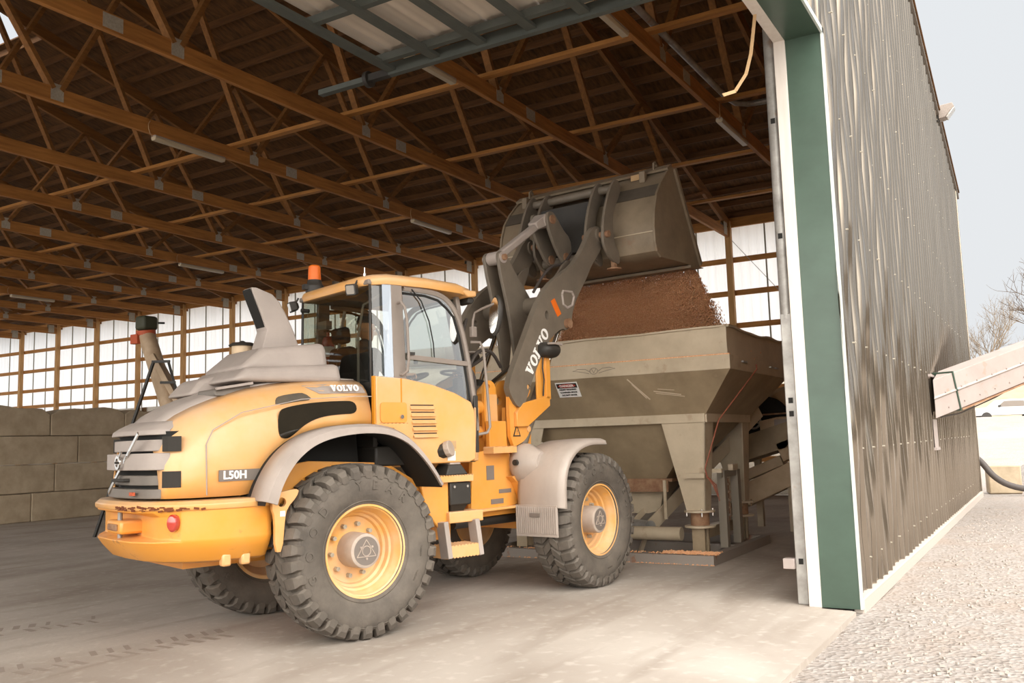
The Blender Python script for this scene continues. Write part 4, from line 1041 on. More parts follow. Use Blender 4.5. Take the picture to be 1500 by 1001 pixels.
# headlamp bracket
for s in (-1, 1):
    mb = MB(); mb.prism([(-.74, 1.66), (-.55, 1.66), (-.14, 1.88), (-.14, 1.99), (-.62, 1.90), (-.74, 1.80)], 'y', s*.50, s*.54)
    br = ff(mb, 'headlamp_bracket', 'yellow', bevel=.006)
    MB().box(-.62, -.14, min(s*.50, s*.60), max(s*.50, s*.60), 1.955, 1.975).build('bracket_shelf', M['yellow_dust'], br) if False else None
    mb = MB(); mb.box(-.20, -.12, s*.52-.02, s*.52+.06, 1.95, 2.40); mb.box(-.36, -.20, s*.52-.01, s*.52+.01, 1.92, 2.40); mb.build('bracket_post', M['yellow'], br, bevel=.004)
    mb = MB(); mb.tube([(-.28, s*.55, 1.98), (-.27, s*.56, 2.15), (-.29, s*.56, 2.28), (-.26, s*.55, 2.4)], .008); mb.build('lamp_wire', M['black'], br)
    ring = [[(-.21+dx, s*.56+.105*k*math.cos(t*PI/8), 2.475+.085*k*math.sin(t*PI/8)) for t in range(16)] for dx, k in ((-.12, .45), (-.09, .85), (-.02, 1), (.08, 1.05), (.13, .95))]
    mb = MB().loft(ring); h = mb.build('headlamp', M['black'], br, ang=45)
    mb = MB().loft([[(-.21+dx, s*.56+.095*k*math.cos(t*PI/8), 2.475+.075*k*math.sin(t*PI/8)) for t in range(16)] for dx, k in ((.12, 1), (.14, .9))]); mb.build('headlamp_lens', M['lens'], br)
    mb = MB(); mb.tube([(-.33, s*.56-.11, 2.525), (-.21, s*.56-.12, 2.535), (-.08, s*.56-.115, 2.53)], .012); mb.build('headlamp_hoop', M['flange'], br)
# front fenders
FP = smooth_poly([(-.735, .85), (-.735, 1.05), (-.70, 1.22), (-.60, 1.36), (-.44, 1.455), (-.24, 1.50), (-.05, 1.505), (.10, 1.50)], 2, False)
for s in (-1, 1):
    secs = []
    for y, dr in ((.50, -.03), (.56, .0), (.80, .012), (1.0, .01), (1.06, -.012), (1.075, -.05)):
        P = []
        for x, z in FP:
            r = math.hypot(x, z-.68); k = (r+dr)/r; P.append((x*k, s*y, .68+(z-.68)*k))
        secs.append(P)
    mb = MB().loft(secs, cap=False, closed=False); fd = ff(mb, 'front_fender', 'fender', ang=50, solid=.015)
    # inner bulge for the mounting
    secs = []
    for y, k in ((.42, .55), (.44, .85), (.50, 1), (.58, .98), (.74, .55)):
        secs.append([(-.60+k*.19*math.cos(t*PI/8)*1.0, s*y, 1.28+k*.21*math.sin(t*PI/8)) for t in range(16)])
    MB().loft(secs).build('fender_bulge', M['fender'], fd, ang=60)
    MB().cyl((-.83, s*.56, 1.30), (-.80, s*.56, 1.30), .03).build('fender_bolt', M['black'], fd)
    fl = MB(); fl.box(-.755, -.735, min(s*.50, s*1.0), max(s*.50, s*1.0), .57, .88)
    for i in range(20):
        y = s*(.515+i*.025); fl.box(-.765, -.75, y-.006, y+.006, .60, .86)
    fl.build('mud_flap', M['fender'], fd, bevel=.002)
    MB().box(-.772, -.764, min(s*.68, s*.80), max(s*.68, s*.80), .76, .80).build('flap_badge', M['hubcap'], fd)

# --- lift arms
AO = [(-.86, 2.08), (-.83, 1.98), (-.72, 1.86), (-.62, 1.86), (-.55, 1.95), (-.46, 2.12), (-.30, 2.36), (-.12, 2.58), (.06, 2.70), (.16, 2.74), (.24, 2.72), (.34, 2.80), (.36, 2.92), (.45, 3.09), (.58, 3.24), (.70, 3.38), (.82, 3.55), (.98, 3.70), (1.09, 3.83), (1.12, 3.95), (1.04, 4.04), (.92, 4.03), (.82, 3.95), (.70, 3.78), (.56, 3.62), (.42, 3.49), (.22, 3.38), (.02, 3.27), (-.15, 3.14), (-.33, 2.93), (-.55, 2.58), (-.72, 2.32)]
for s in (-1, 1):
    me = curve_plate(smooth_poly(AO, 1), [circ(-.14, 2.86, .035, 16, .05), circ(-.515, 2.07, .03)], .07, 0)
    mb = MB(); mb.mesh(me, Matrix.Translation((0, s*.50, 0)))
    arm = ff(mb, 'lift_arm', 'arm', bevel=.008, ang=40)
    mb = MB(); mb.tube([(.16, s*.54, 3.12), (.18, s*.54, 3.01), (.26, s*.54, 2.98), (.36, s*.54, 3.02), (.40, s*.54, 3.12), (.36, s*.54, 3.17), (.18, s*.54, 3.16), (.16, s*.54, 3.12)], .014, 8)
    mb.build('arm_hand_hold', M['flange'], arm)
    mb = MB(); mb.cyl((.24, s*.42, 2.80), (.24, s*.58, 2.80), .055, n=24); mb.build('lift_cylinder_pin', M['rust'], arm)
    mb = MB(); mb.cyl((1.0, s*.44, 3.93), (1.0, s*.56, 3.93), .085, n=24); mb.build('arm_end_boss', M['arm'], arm)
    MB().cyl((1.0, s*.32, 3.93), (1.0, s*.68, 3.93), .04, n=24).build('arm_end_pin', M['rust'], arm)
    if s < 0:
        mb = MB(); mb.prism([(-.06, 3.02), (.01, 3.06), (.13, 2.90), (.06, 2.86)], 'y', -.542, -.5355); mb.build('orange_label', M['amber'], arm, smooth=False)
        w_ = serif_word('VOLVO', .125, .003); d = Vector((.36, 0, .50)).normalized()
        q = MB(); q.add(w_.v, w_.f, map_text(None, (-.34, -.538, 2.45), d, (-.8, 0, .6))); q.build('arm_lettering', M['white'], arm, smooth=False)
    mb = MB(); lo = Vector((-.62, s*.415, 1.30)); hi = Vector((.24, s*.455, 2.80)); dd = (hi-lo).normalized()
    mb.cyl(lo, lo+dd*1.0, .06); cy = ff(mb, 'lift_cylinder', 'arm')
    MB().cyl(lo+dd*.98, hi, .028).build('cylinder_rod', M['chrome'], cy)
    MB().cyl(lo+dd*.95, lo+dd*1.03, .068).build('cylinder_gland', M['black'], cy)
# torque tube between arms
ct = ff(MB().cyl((.10, -.50, 3.02), (.10, .50, 3.02), .10, n=28), 'arm_cross_tube', 'arm')
for s in (-1, 1):
    mb = MB(); mb.prism(smooth_poly([(-.05, 2.85), (.25, 2.88), (.42, 3.10), (.62, 3.42), (.72, 3.62), (.60, 3.60), (.35, 3.35), (.0, 3.12)], 1), 'y', s*.30-.015, s*.30+.015); mb.build('inner_gusset', M['arm'], ct, bevel=.005)
# tilt lever (paired plates), link and cylinder
BO = smooth_poly([(-.40, 3.60), (-.28, 3.60), (-.20, 3.48), (.10, 3.18), (.26, 3.02), (.20, 2.86), (.04, 2.72), (-.02, 2.36), (-.06, 2.26), (-.14, 2.28), (-.17, 2.50), (-.24, 2.90), (-.42, 3.48)], 1)
for i, y in enumerate((-.09, .10)):
    mb = MB(); mb.prism(BO, 'y', y-.02, y+.02); tl = ff(mb, 'tilt_lever', 'arm', bevel=.006)
    MB().cyl((-.34, y-.03, 3.53), (-.34, y+.03, 3.53), .065, n=24).build('lever_boss', M['flange'], tl)
ff(MB().cyl((-.34, -.15, 3.53), (-.34, .16, 3.53), .035, n=20), 'lever_top_pin', 'rust')
ff(MB().cyl((.12, -.16, 2.98), (.12, .17, 2.98), .05, n=20), 'lever_center_pin', 'steel')
mb = MB(); mb.loft([[(x, y+dy, z+dz) for y, dz in ((-.05, -.05), (-.05, .05), (.05, .05), (.05, -.05))] for x, z, dy in ((-.34, 3.53, 0), (.50, 4.06, 0))]); lk = ff(mb, 'tilt_link', 'flange', bevel=.02)
MB().cyl((-.34, -.07, 3.53), (-.34, .07, 3.53), .075, n=24).build('link_eye', M['flange'], lk)
mb = MB(); mb.cyl((.60, -.09, 4.12), (.60, .09, 4.12), .085, n=24); mb.loft([[(.42, -.06, 3.98), (.42, .06, 3.98), (.38, .06, 4.06), (.38, -.06, 4.06)], [(.60, -.09, 4.06), (.60, .09, 4.06), (.56, .09, 4.19), (.56, -.09, 4.19)]]); mb.build('link_eye', M['flange'], lk, bevel=.01)
tc_ = ff(MB().cyl((-1.0, 0, 1.75), (-.52, 0, 2.10), .07), 'tilt_cylinder', 'yellow')
MB().cyl((-.52, 0, 2.10), (-.08, 0, 2.34), .035).build('cylinder_rod', M['chrome'], tc_)
# hoses on arms
for a in ([(-.05, -.3, 3.15), (.15, -.28, 3.35), (.4, -.25, 3.52), (.7, -.22, 3.58), (.9, -.2, 3.75)], [(-.35, .42, 2.9), (-.5, .40, 2.6), (-.5, .4, 2.3), (-.62, .35, 2.1)]):
    ff(MB().tube(smooth_poly(a, 2, False), .016), 'hydraulic_hose', 'hose')
# coupler
CO = smooth_poly([(.92, 3.84), (1.02, 3.70), (1.16, 3.62), (1.30, 3.60), (1.30, 3.74), (1.20, 3.84), (1.16, 4.05), (1.20, 4.25), (1.32, 4.42), (1.40, 4.55), (1.36, 4.66), (1.26, 4.66), (1.14, 4.52), (1.04, 4.32), (.96, 4.10)], 1)
cpl = ff(MB().cyl((1.14, -.42, 3.72), (1.14, .42, 3.72), .06), 'quick_coupler', 'arm')
for y in (-.62, -.38, .38, .62):
    MB().prism(CO, 'y', y-.018, y+.018).build('coupler_plate', M['arm'], cpl, bevel=.005)
for y in (-.10, .12):
    MB().prism(smooth_poly([(.54, 4.20), (.64, 4.24), (.74, 4.18), (.86, 4.05), (1.02, 3.96), (1.04, 3.80), (.98, 3.68), (.88, 3.62), (.80, 3.68), (.66, 3.84), (.54, 4.06)], 1), 'y', y-.02, y+.02).build('coupler_link_plate', M['arm'], cpl, bevel=.006)
    MB().cyl((.63, y-.04, 4.13), (.63, y+.04, 4.13), .055).build('coupler_pin', M['rust'], cpl)
    MB().cyl((.90, y-.04, 3.71), (.90, y+.04, 3.71), .055).build('coupler_pin', M['rust'], cpl)
MB().cyl((1.30, -.62, 4.56), (1.30, .62, 4.56), .05).build('coupler_top_bar', M['arm'], cpl)
mb = MB(); mb.box(1.10, 1.18, -.38, .38, 3.80, 4.40); mb.build('coupler_back_plate', M['black'], cpl)
# bucket
W = 1.13
SH = [(2.40, 3.665), (2.10, 3.655), (1.60, 3.645), (1.38, 3.655), (1.30, 3.70), (1.27, 3.80), (1.255, 3.98), (1.285, 4.18), (1.36, 4.38), (1.47, 4.54), (1.60, 4.67), (1.745, 4.79)]
IN = [(2.40, 3.69), (2.10, 3.685), (1.60, 3.68), (1.41, 3.695), (1.34, 3.74), (1.31, 3.83), (1.295, 3.98), (1.325, 4.165), (1.395, 4.355), (1.50, 4.51), (1.625, 4.64), (1.765, 4.76)]
bk = ff(MB().prism(SH+list(reversed(IN)), 'y', -W, W), 'bucket', 'bucket', ang=30)
sp = [(2.42, 3.65), (1.38, 3.63), (1.28, 3.69), (1.245, 3.80), (1.235, 3.98), (1.265, 4.19), (1.34, 4.40), (1.46, 4.56), (1.60, 4.70), (1.74, 4.83), (1.83, 4.80), (2.06, 4.28)]
for s in (-1, 1):
    MB().prism(sp, 'y', s*W, s*(W+.03)).build('bucket_side_plate', M['bucket'], bk, bevel=.004, smooth=False)
    MB().beam((1.81, s*(W+.03), 4.80), (2.41, s*(W+.03), 3.68), .05, .06, up=(0, 1, 0)).build('side_edge_bar', M['bucket'], bk, smooth=False)
MB().prism([(2.15, 3.61), (2.50, 3.645), (2.52, 3.655), (2.15, 3.645)], 'y', -W-.03, W+.03).build('cutting_edge', M['bucket'], bk, smooth=False)
mb = MB(); mb.prism([(1.655, 4.755), (1.745, 4.80), (1.77, 4.84), (1.74, 4.85), (1.64, 4.78)], 'y', -W-.03, W+.03); mb.build('top_edge_bar', M['bucket'], bk, smooth=False)
mb = MB(); mb.loft([[(x-.012, y, z+.008) for x, z in ((1.36, 4.38), (1.47, 4.54))]+[(x+.0, y, z) for x, z in ((1.47, 4.53), (1.37, 4.38))] for y in (-W, W)])
mb.build('wear_band', M['black'], bk, smooth=False); bpy.data.objects['wear_band'].data.materials[0] = mat('dark_steel_band', '#4d453c', .6, var='#5c5348', vscale=8, vamt=.7)
MB().box(1.247, 1.262, -W, W, 3.925, 3.935).build('weld_seam', M['hopper'], bk, smooth=False)
for y in (-.95, .95):
    mb = MB(); me = curve_plate([(-.05, 0), (.05, 0), (.04, .09), (0, .12), (-.04, .09)], [circ(0, .07, .022)], .025); mb.mesh(me, Matrix.Translation((1.72, y, 4.80))@Matrix.Rotation(0, 4, 'Z')); mb.build('lifting_lug', M['bucket'], bk)
for y in (-.85, .95): MB().box(1.55, 1.62, y-.04, y+.04, 4.63, 4.78).build('rib_block', M['bucket'], bk, bevel=.008)
for y in (-.52, .52):
    mb = MB(); mb.prism(smooth_poly([(1.27, 3.72), (1.20, 3.80), (1.16, 4.0), (1.20, 4.22), (1.30, 4.42), (1.42, 4.60), (1.50, 4.60), (1.38, 4.40), (1.28, 4.2), (1.25, 3.98), (1.28, 3.80)], 1), 'y', y-.015, y+.015); mb.build('bucket_hook_plate', M['bucket'], bk)
    mb = MB(); mb.loft([[(1.40, y-.05, 4.64), (1.40, y+.22, 4.64), (1.44, y+.22, 4.66), (1.44, y-.05, 4.66)], [(1.52, y-.05, 4.62), (1.52, y+.22, 4.62), (1.53, y+.22, 4.64), (1.53, y-.05, 4.64)]]); mb.build('hook_cover', M['bucket'], bk, smooth=False)
    mb = MB(); mb.beam((1.20, y-.08, 3.78), (1.22, y-.08, 3.56), .05, .05); mb.cyl((1.22, y-.08, 3.55), (1.22, y-.08, 3.535), .09, n=16); mb.build('bucket_stop_foot', M['rust'], bk)
MB().box(1.617, 1.622, -.80, -.66, 4.70, 4.77).build('bucket_label', M['rope'], bk, smooth=False)

# ------------------------------------------------------------------ steel hopper
HP = empty('grain_hopper', (11.7, 5.1, 0), 'large dusty steel hopper on legs receiving the falling grain', 'hopper')
HF = Frame(0, 0, 0)
def hp(mb, name, m, **k): return mb.build(name, M[m], HP, HF, **k)
X0, X1, Y0, Y1 = 10.40, 13.02, 3.22, 6.98
x0, x1, y0, y1 = 10.78, 12.64, 3.68, 6.53
T = .012
def ring(x0, x1, y0, y1, z): return [(x0, y0, z), (x1, y0, z), (x1, y1, z), (x0, y1, z)]
def wall4(a, b, t=.012):
    mb = MB(); A = ring(*a); B = ring(*b); mb.loft([A, B], cap=False)
    return mb
# upper extension with a dented top flange
mb = wall4((X0+.02, X1-.02, Y0+.02, Y1-.02, 2.46), (X0+.03, X1-.03, Y0+.03, Y1-.03, 2.80)); up = hp(mb, 'rim_extension', 'hopper', smooth=False, solid=.01)
pts = []
def dent(y): return -.035*math.exp(-((y-5.6)/.45)**2)-.02*math.exp(-((y-4.5)/.6)**2)
for i in range(31):
    y = Y1-.03-(Y1-Y0-.06)*i/30; pts.append((X0+.02, y, 2.805+dent(y)))
mb = MB(); 
for i in range(30): mb.beam(pts[i], pts[i+1], .05, .022)
q = []
for i in range(21):
    x = X0+.03+(X1-X0-.06)*i/20; q.append((x, Y0+.02, 2.805-.03*math.exp(-((x-11.5)/.35)**2)+.01*math.sin(i)))
for i in range(20): mb.beam(q[i], q[i+1], .05, .022)
mb.beam((X1-.03, Y0, 2.805), (X1-.03, Y1, 2.805), .05, .022); mb.beam((X0, Y1-.02, 2.805), (X1, Y1-.02, 2.805), .05, .022)
mb.build('top_flange', M['hopper'], up, smooth=False)
MB().box(X0+.005, X0+.022, Y0+.02, Y0+.10, 2.46, 2.80).build('corner_plate', M['hopper'], up, smooth=False)
# band
mb = MB(); 
for a in ((X0-.01, X0+.015, Y0-.01, Y1+.01), (X1-.015, X1+.01, Y0-.01, Y1+.01), (X0, X1, Y0-.01, Y0+.015), (X0, X1, Y1-.015, Y1+.01)): mb.box(*a, 2.29, 2.465)
bd = hp(mb, 'side_band', 'hopper', smooth=False, bevel=.004)
MB().box(X0-.012, X0+.03, Y0-.01, Y1, 2.462, 2.474).build('grain_dust_line', M['grain'], bd, smooth=False)
for x in (10.85, 12.1, 12.35):
    MB().beam((x, Y0-.02, 2.40), (x+.16, Y0-.02, 2.40), .04, .02).build('band_clip', M['steel'], bd, smooth=False)
# cones
uc = hp(wall4((X0, X1, Y0, Y1, 2.29), (x0, x1, y0, y1, 1.77)), 'upper_cone', 'hopper_low', smooth=False, solid=.01)
hp(wall4((x0+.03, x1-.03, y0+.03, y1-.03, 1.78), (11.35, 12.05, 4.45, 5.35, .97)), 'lower_cone', 'hopper_low', smooth=False, solid=.01)
mb = MB()
for a in ((x0-.02, x0+.03, y0, y1), (x1-.03, x1+.02, y0, y1), (x0, x1, y0-.02, y0+.03), (x0, x1, y1-.03, y1+.02)): mb.box(*a, 1.68, 1.79)
hp(mb, 'frame_rail', 'hopper', smooth=False, bevel=.004)
# DANGER sign
sg = MB(); nrm = Vector((-.52, 0, -.38)).normalized()
up_ = Vector((-.38, 0, .52)).normalized(); c = Vector((10.488, 5.40, 2.17))+nrm*.012
def onp(a, b, d=0): return c+Vector((0, -1, 0))*a+up_*b+nrm*d
def quad(a0, a1, b0, b1, d, name, m, par):
    mb = MB(); mb.loft([[onp(a0, b0, d), onp(a1, b0, d), onp(a1, b1, d), onp(a0, b1, d)], [onp(a0, b0, d+.002), onp(a1, b0, d+.002), onp(a1, b1, d+.002), onp(a0, b1, d+.002)]])
    return mb.build(name, M[m], par, smooth=False, **({} if par is not HP else {}))
s0 = MB(); s0.loft([[onp(a, b, d) for a, b in ((-.16, -.115), (.16, -.115), (.16, .115), (-.16, .115))] for d in (0, .004)])
sgn = hp(s0, 'danger_sign', 'white', smooth=False)
quad(-.145, .145, .03, .10, .005, 'sign_header', 'ink', sgn)
mb = MB(); mb.loft([[onp(.128*math.cos(t*PI/10), .065+.028*math.sin(t*PI/10), d) for t in range(20)] for d in (.0075, .009)]); mb.build('sign_oval', M['red'], sgn, smooth=False)
def txt(s_, size, a, b, m, name):
    me = text_mesh(s_, size, .001, .001); q = MB(); q.mesh(me, map_text(me, onp(a, b, .0105), (0, -1, 0), up_)); q.build(name, M[m], sgn, smooth=False)
txt('DANGER', .05, 0, .065, 'white', 'sign_word')
txt('PERMIT REQUIRED', .030, 0, .008, 'ink', 'sign_text'); txt('CONFINED SPACE', .030, 0, -.035, 'ink', 'sign_text'); txt('DO NOT ENTER', .030, 0, -.078, 'ink', 'sign_text')
# pale scrapes on the sloping side
mb = MB()
for (a0, b0), (a1, b1), w_ in (((.98, .10), (1.20, -.22), .014), ((1.02, .02), (1.16, -.20), .008), ((1.28, -.10), (1.62, -.17), .010), ((1.34, -.07), (1.55, -.10), .006), ((1.30, -.13), (1.66, -.20), .006)):
    a0, a1 = a0-.12, a1-.12; p0 = onp(a0, b0, -.012+.013); p1 = onp(a1, b1, -.012+.013); mb.beam(p0, p1, .004, w_*1.2, up=tuple(up_))
mb.build('scrape_mark', mat('bare_scrape', '#cdbba3', .6), uc, smooth=False)
# faint winged emblem on the band
mb = MB(); ex_ = X0-.0125
for s in (-1, 1):
    mb.tube([(ex_, 4.98+s*.06, 2.37), (ex_, 4.98+s*.12, 2.405), (ex_, 4.98+s*.22, 2.41), (ex_, 4.98+s*.30, 2.39), (ex_, 4.98+s*.2, 2.375), (ex_, 4.98+s*.13, 2.36), (ex_, 4.98+s*.07, 2.345)], .003, 5)
mb.tube([(ex_, 4.98+.055*math.cos(t*PI/8), 2.375+.04*math.sin(t*PI/8)) for t in range(17)], .003, 5)
mb.tube([(ex_, 5.01, 2.40), (ex_, 4.98, 2.35), (ex_, 4.95, 2.40)], .003, 5)
mb.build('band_emblem', M['hubcap'], bd)
# four tapered L shaped legs on load cells
for lx, ly, sx, sy in ((x0, y0, 1, 1), (x1, y0, -1, 1), (x0, y1, 1, -1), (x1, y1, -1, -1)):
    mb = MB(); t = .015
    bx_, by_ = lx+sx*.01, ly+sy*.06
    mb.loft([[(lx, ly, 1.78), (lx, ly+sy*.60, 1.78), (lx+sx*t, ly+sy*.60, 1.78), (lx+sx*t, ly, 1.78)], [(bx_, by_, .60), (bx_, by_+sy*.24, .60), (bx_+sx*t, by_+sy*.24, .60), (bx_+sx*t, by_, .60)]])
    mb.loft([[(lx, ly, 1.78), (lx+sx*.32, ly, 1.78), (lx+sx*.32, ly+sy*t, 1.78), (lx, ly+sy*t, 1.78)], [(bx_, by_, .60), (bx_+sx*.20, by_, .60), (bx_+sx*.20, by_+sy*t, .60), (bx_, by_+sy*t, .60)]])
    lg = hp(mb, 'leg', 'hopper', smooth=False)
    cx_, cy_ = bx_+sx*.10, by_+sy*.11
    MB().cyl((cx_, cy_, .58), (cx_, cy_, .605), .19, n=24).build('flange_plate', M['hopper'], lg)
    MB().cyl((cx_, cy_, .42), (cx_, cy_, .58), .115, n=24).build('load_cell', M['rust'], lg)
    MB().cyl((cx_, cy_, .395), (cx_, cy_, .42), .19, n=24).build('flange_plate', M['hopper'], lg)
    mb = MB(); mb.box(cx_-.09, cx_-.05, cy_-.08, cy_+.08, .09, .40); mb.box(cx_+.05, cx_+.09, cy_-.08, cy_+.08, .09, .40); mb.build('foot_channel', M['hopper_low'], lg, smooth=False)
    mb = MB()
    for k in range(4): a = k*PI/2+.5; mb.cyl((cx_+.16*math.cos(a), cy_+.16*math.sin(a), .53), (cx_+.16*math.cos(a), cy_+.16*math.sin(a), .62), .012, n=8)
    for v0 in range(1): mb.build('anchor_bolt', M['chrome'], lg)
# base frame on the floor
mb = MB()
for a in ((10.38, 10.48, 3.63, 6.65), (12.72, 12.82, 3.63, 6.65), (10.38, 12.82, 3.53, 3.63), (10.38, 12.82, 6.65, 6.75), (11.55, 11.65, 3.63, 6.65), (10.48, 10.62, 3.63, 4.1)): mb.box(*a, 0, .115)
bf = hp(mb, 'base_frame', 'steel', smooth=False); bf.data.materials[0] = mat('base_steel', '#8d837a', .6, metal=.0, rust='#8a5c3e', rustamt=.8, rscale=4)
for y in (3.86, 6.42):
    mb = MB(); mb.box(10.95, 12.50, y-.03, y+.03, .24, .38); mb.box(10.95, 12.50, y-.06, y+.06, .37, .385); hp(mb, 'cross_beam', 'hopper_low', smooth=False)
# posts with chain at the near end
mb = MB(); mb.box(11.35, 11.45, 3.66, 3.76, .1, 1.06); mb.box(11.90, 12.02, 3.66, 3.76, .1, 1.06); mb.box(11.30, 12.05, 3.68, 3.74, .98, 1.06)
gt = hp(mb, 'lock_frame', 'steel', smooth=False); gt.data.materials[0] = mat('grey_frame_steel', '#857b6d', .6)
MB().box(11.62, 11.84, 3.63, 3.70, 1.055, 1.14).build('junction_box', M['hopper'], gt, bevel=.01)
mb = MB()
for i in range(11):
    z = .93-i*.05; mb.lathe([(.016, -.005), (.016, .005), (.026, .005), (.026, -.005)], (11.66, 3.72, z), (1, 0, 0) if i % 2 else (0, 1, 0), 12, closed=True)
mb.build('chain', M['rust'], gt)
for b_ in ((10.70, 10.76, 3.7, 3.95, 1.0, 1.06), (11.05, 11.1, 3.6, 3.72, 1.05, 1.1)): hp(MB().box(*b_), 'leg_bracket', 'hopper', smooth=False)
mb = MB(); mb.tube([(11.35, 3.17, 2.39), (11.33, 3.16, 2.33), (10.75, 3.5, 1.7), (10.62, 3.66, 1.12), (10.64, 3.64, 1.0)], .009, 6); hp(mb, 'red_wire', 'cable')
for dx, dz in ((.0, .78), (.06, .72), (-.05, .83)): hp(MB().tube([(10.64, 3.66, 1.04), (10.70+dx, 3.58, .92), (10.74+dx, 3.56, dz)], .006, 6), 'wire_tail', 'cable')
# discharge gate and pipe
mb = MB(); mb.box(11.3, 12.1, 4.35, 5.45, .93, .97); mb.box(11.28, 11.32, 4.4, 5.4, .80, .95); hp(mb, 'slide_gate', 'rust', smooth=False)
mb = MB(); mb.loft([ring(11.42, 11.98, 4.5, 5.3, .93), ring(11.5, 11.9, 4.62, 5.1, .50)]); hp(mb, 'outlet_spout', 'hopper', smooth=False)
mb = MB(); mb.box(11.25, 11.28, 4.42, 4.46, .45, .95); hp(mb, 'gate_hanger', 'hopper', smooth=False)

# heap in the hopper
mb = MB(); n = 26; vs = []
for i in range(n+1):
    for j in range(n+1):
        x = X0+.05+(X1-X0-.1)*i/n; y = Y0+.05+(Y1-Y0-.1)*j/n
        vs.append((x, y, 2.40+.32*math.exp(-((x-11.5)/.7)**2-((y-4.9)/1.3)**2)+random.uniform(-.01, .01)))
mb.add(vs, [(i*(n+1)+j, (i+1)*(n+1)+j, (i+1)*(n+1)+j+1, i*(n+1)+j+1) for i in range(n) for j in range(n)])
o = mb.build('grain_heap', M['grain'], ang=80); tag(o, 'heap of reddish brown grain lying inside the steel hopper', 'grain', kind='stuff')
# heap still lying in the bucket
mb = MB(); vs = []
for i in range(13):
    for j in range(31):
        x = 1.45+.98*i/12; y = -1.10+2.2*j/30; z = 3.715+.30*max(0, 1-((x-1.6)/.85)**2)*(1-.3*abs(y))+random.uniform(-.008, .008)
        p = FF.w((x, y, max(z, 3.70))); vs.append(tuple(p))
mb.add(vs, [(i*31+j, (i+1)*31+j, (i+1)*31+j+1, i*31+j+1) for i in range(12) for j in range(30)])
o = mb.build('grain_load', M['grain'], ang=80); tag(o, 'reddish brown grain lying in the raised bucket', 'grain', kind='stuff')

# falling grain: tens of thousands of separate kernels, one object
rng = np.random.default_rng(3)
NP = 150000
yl = rng.uniform(-1.0, 1.13, NP); t = rng.random(NP)**.85
drop = t*1.35
zf = 3.66-drop
edge = rng.normal(0, .035+.05*t, NP)
xl = 2.50+.30*np.sqrt(t)+edge-.12*rng.random(NP)
yl = yl*(1+.02*t)+rng.normal(0, .015+.05*t, NP)
out = rng.random(NP) < .10; yl[out] = -1.02-np.abs(rng.normal(0, .13, out.sum()))*(t[out]*1.6)
xl[out] += .12*t[out]
ca, sa = math.cos(FF.a), math.sin(FF.a)
P = np.stack([FF.o.x+xl*ca-yl*sa, FF.o.y+xl*sa+yl*ca, zf], 1)
keep = P[:, 2] > 2.45; P = P[keep]; n = len(P)
base = np.array([(1, 0, 0), (-.5, .87, 0), (-.5, -.87, 0), (0, 0, 2.6), (0, 0, -2.6)])*.0058
th = rng.uniform(0, 2*PI, n); tl = rng.normal(0, .25, n); sc = rng.uniform(.7, 1.35, n)
B = base[None]*sc[:, None, None]
R1 = np.zeros((n, 3, 3)); R1[:, 0, 0] = np.cos(th); R1[:, 0, 1] = -np.sin(th); R1[:, 1, 0] = np.sin(th); R1[:, 1, 1] = np.cos(th); R1[:, 2, 2] = 1
R2 = np.zeros((n, 3, 3)); R2[:, 1, 1] = 1; R2[:, 0, 0] = np.cos(tl); R2[:, 0, 2] = np.sin(tl); R2[:, 2, 0] = -np.sin(tl); R2[:, 2, 2] = np.cos(tl)
V = np.einsum('nij,nkj->nki', R2@R1, B)+P[:, None]
F = np.array([(0, 1, 3), (1, 2, 3), (2, 0, 3), (1, 0, 4), (2, 1, 4), (0, 2, 4)])
FA = (F[None]+(np.arange(n)*5)[:, None, None]).reshape(-1)
me = bpy.data.meshes.new('falling_grain'); me.vertices.add(n*5); me.vertices.foreach_set('co', V.reshape(-1).astype(np.float32))
me.loops.add(len(FA)); me.loops.foreach_set('vertex_index', FA.astype(np.int32)); me.polygons.add(n*6)
me.polygons.foreach_set('loop_start', np.arange(0, n*18, 3, dtype=np.int32)); me.polygons.foreach_set('loop_total', np.full(n*6, 3, np.int32))
me.update(calc_edges=True); me.validate(); me.materials.append(M['grain'])
o = bpy.data.objects.new('falling_grain', me); C.objects.link(o); tag(o, 'reddish brown grain pouring from the bucket edge into the hopper', 'grain', kind='stuff')
# spilled grain along the base frame
mb = MB()
for i in range(900):
    if random.random() < .6: x, y = 10.40+random.random()*.22, random.uniform(3.5, 4.2)
    else: x, y = 10.36+random.random()*.08, random.uniform(3.5, 6.5)
    s = random.uniform(.008, .016); z = .117+random.random()*.02 if x > 10.4 else .005
    mb.add([(x+s, y, z), (x-s*.5, y+s, z), (x-s*.5, y-s, z), (x, y, z+s)], [(0, 1, 3), (1, 2, 3), (2, 0, 3), (0, 2, 1)])
tag(mb.build('spilled_grain', M['grain'], smooth=False), 'spilled grain scattered on the hopper base frame by the floor', 'grain', kind='stuff')

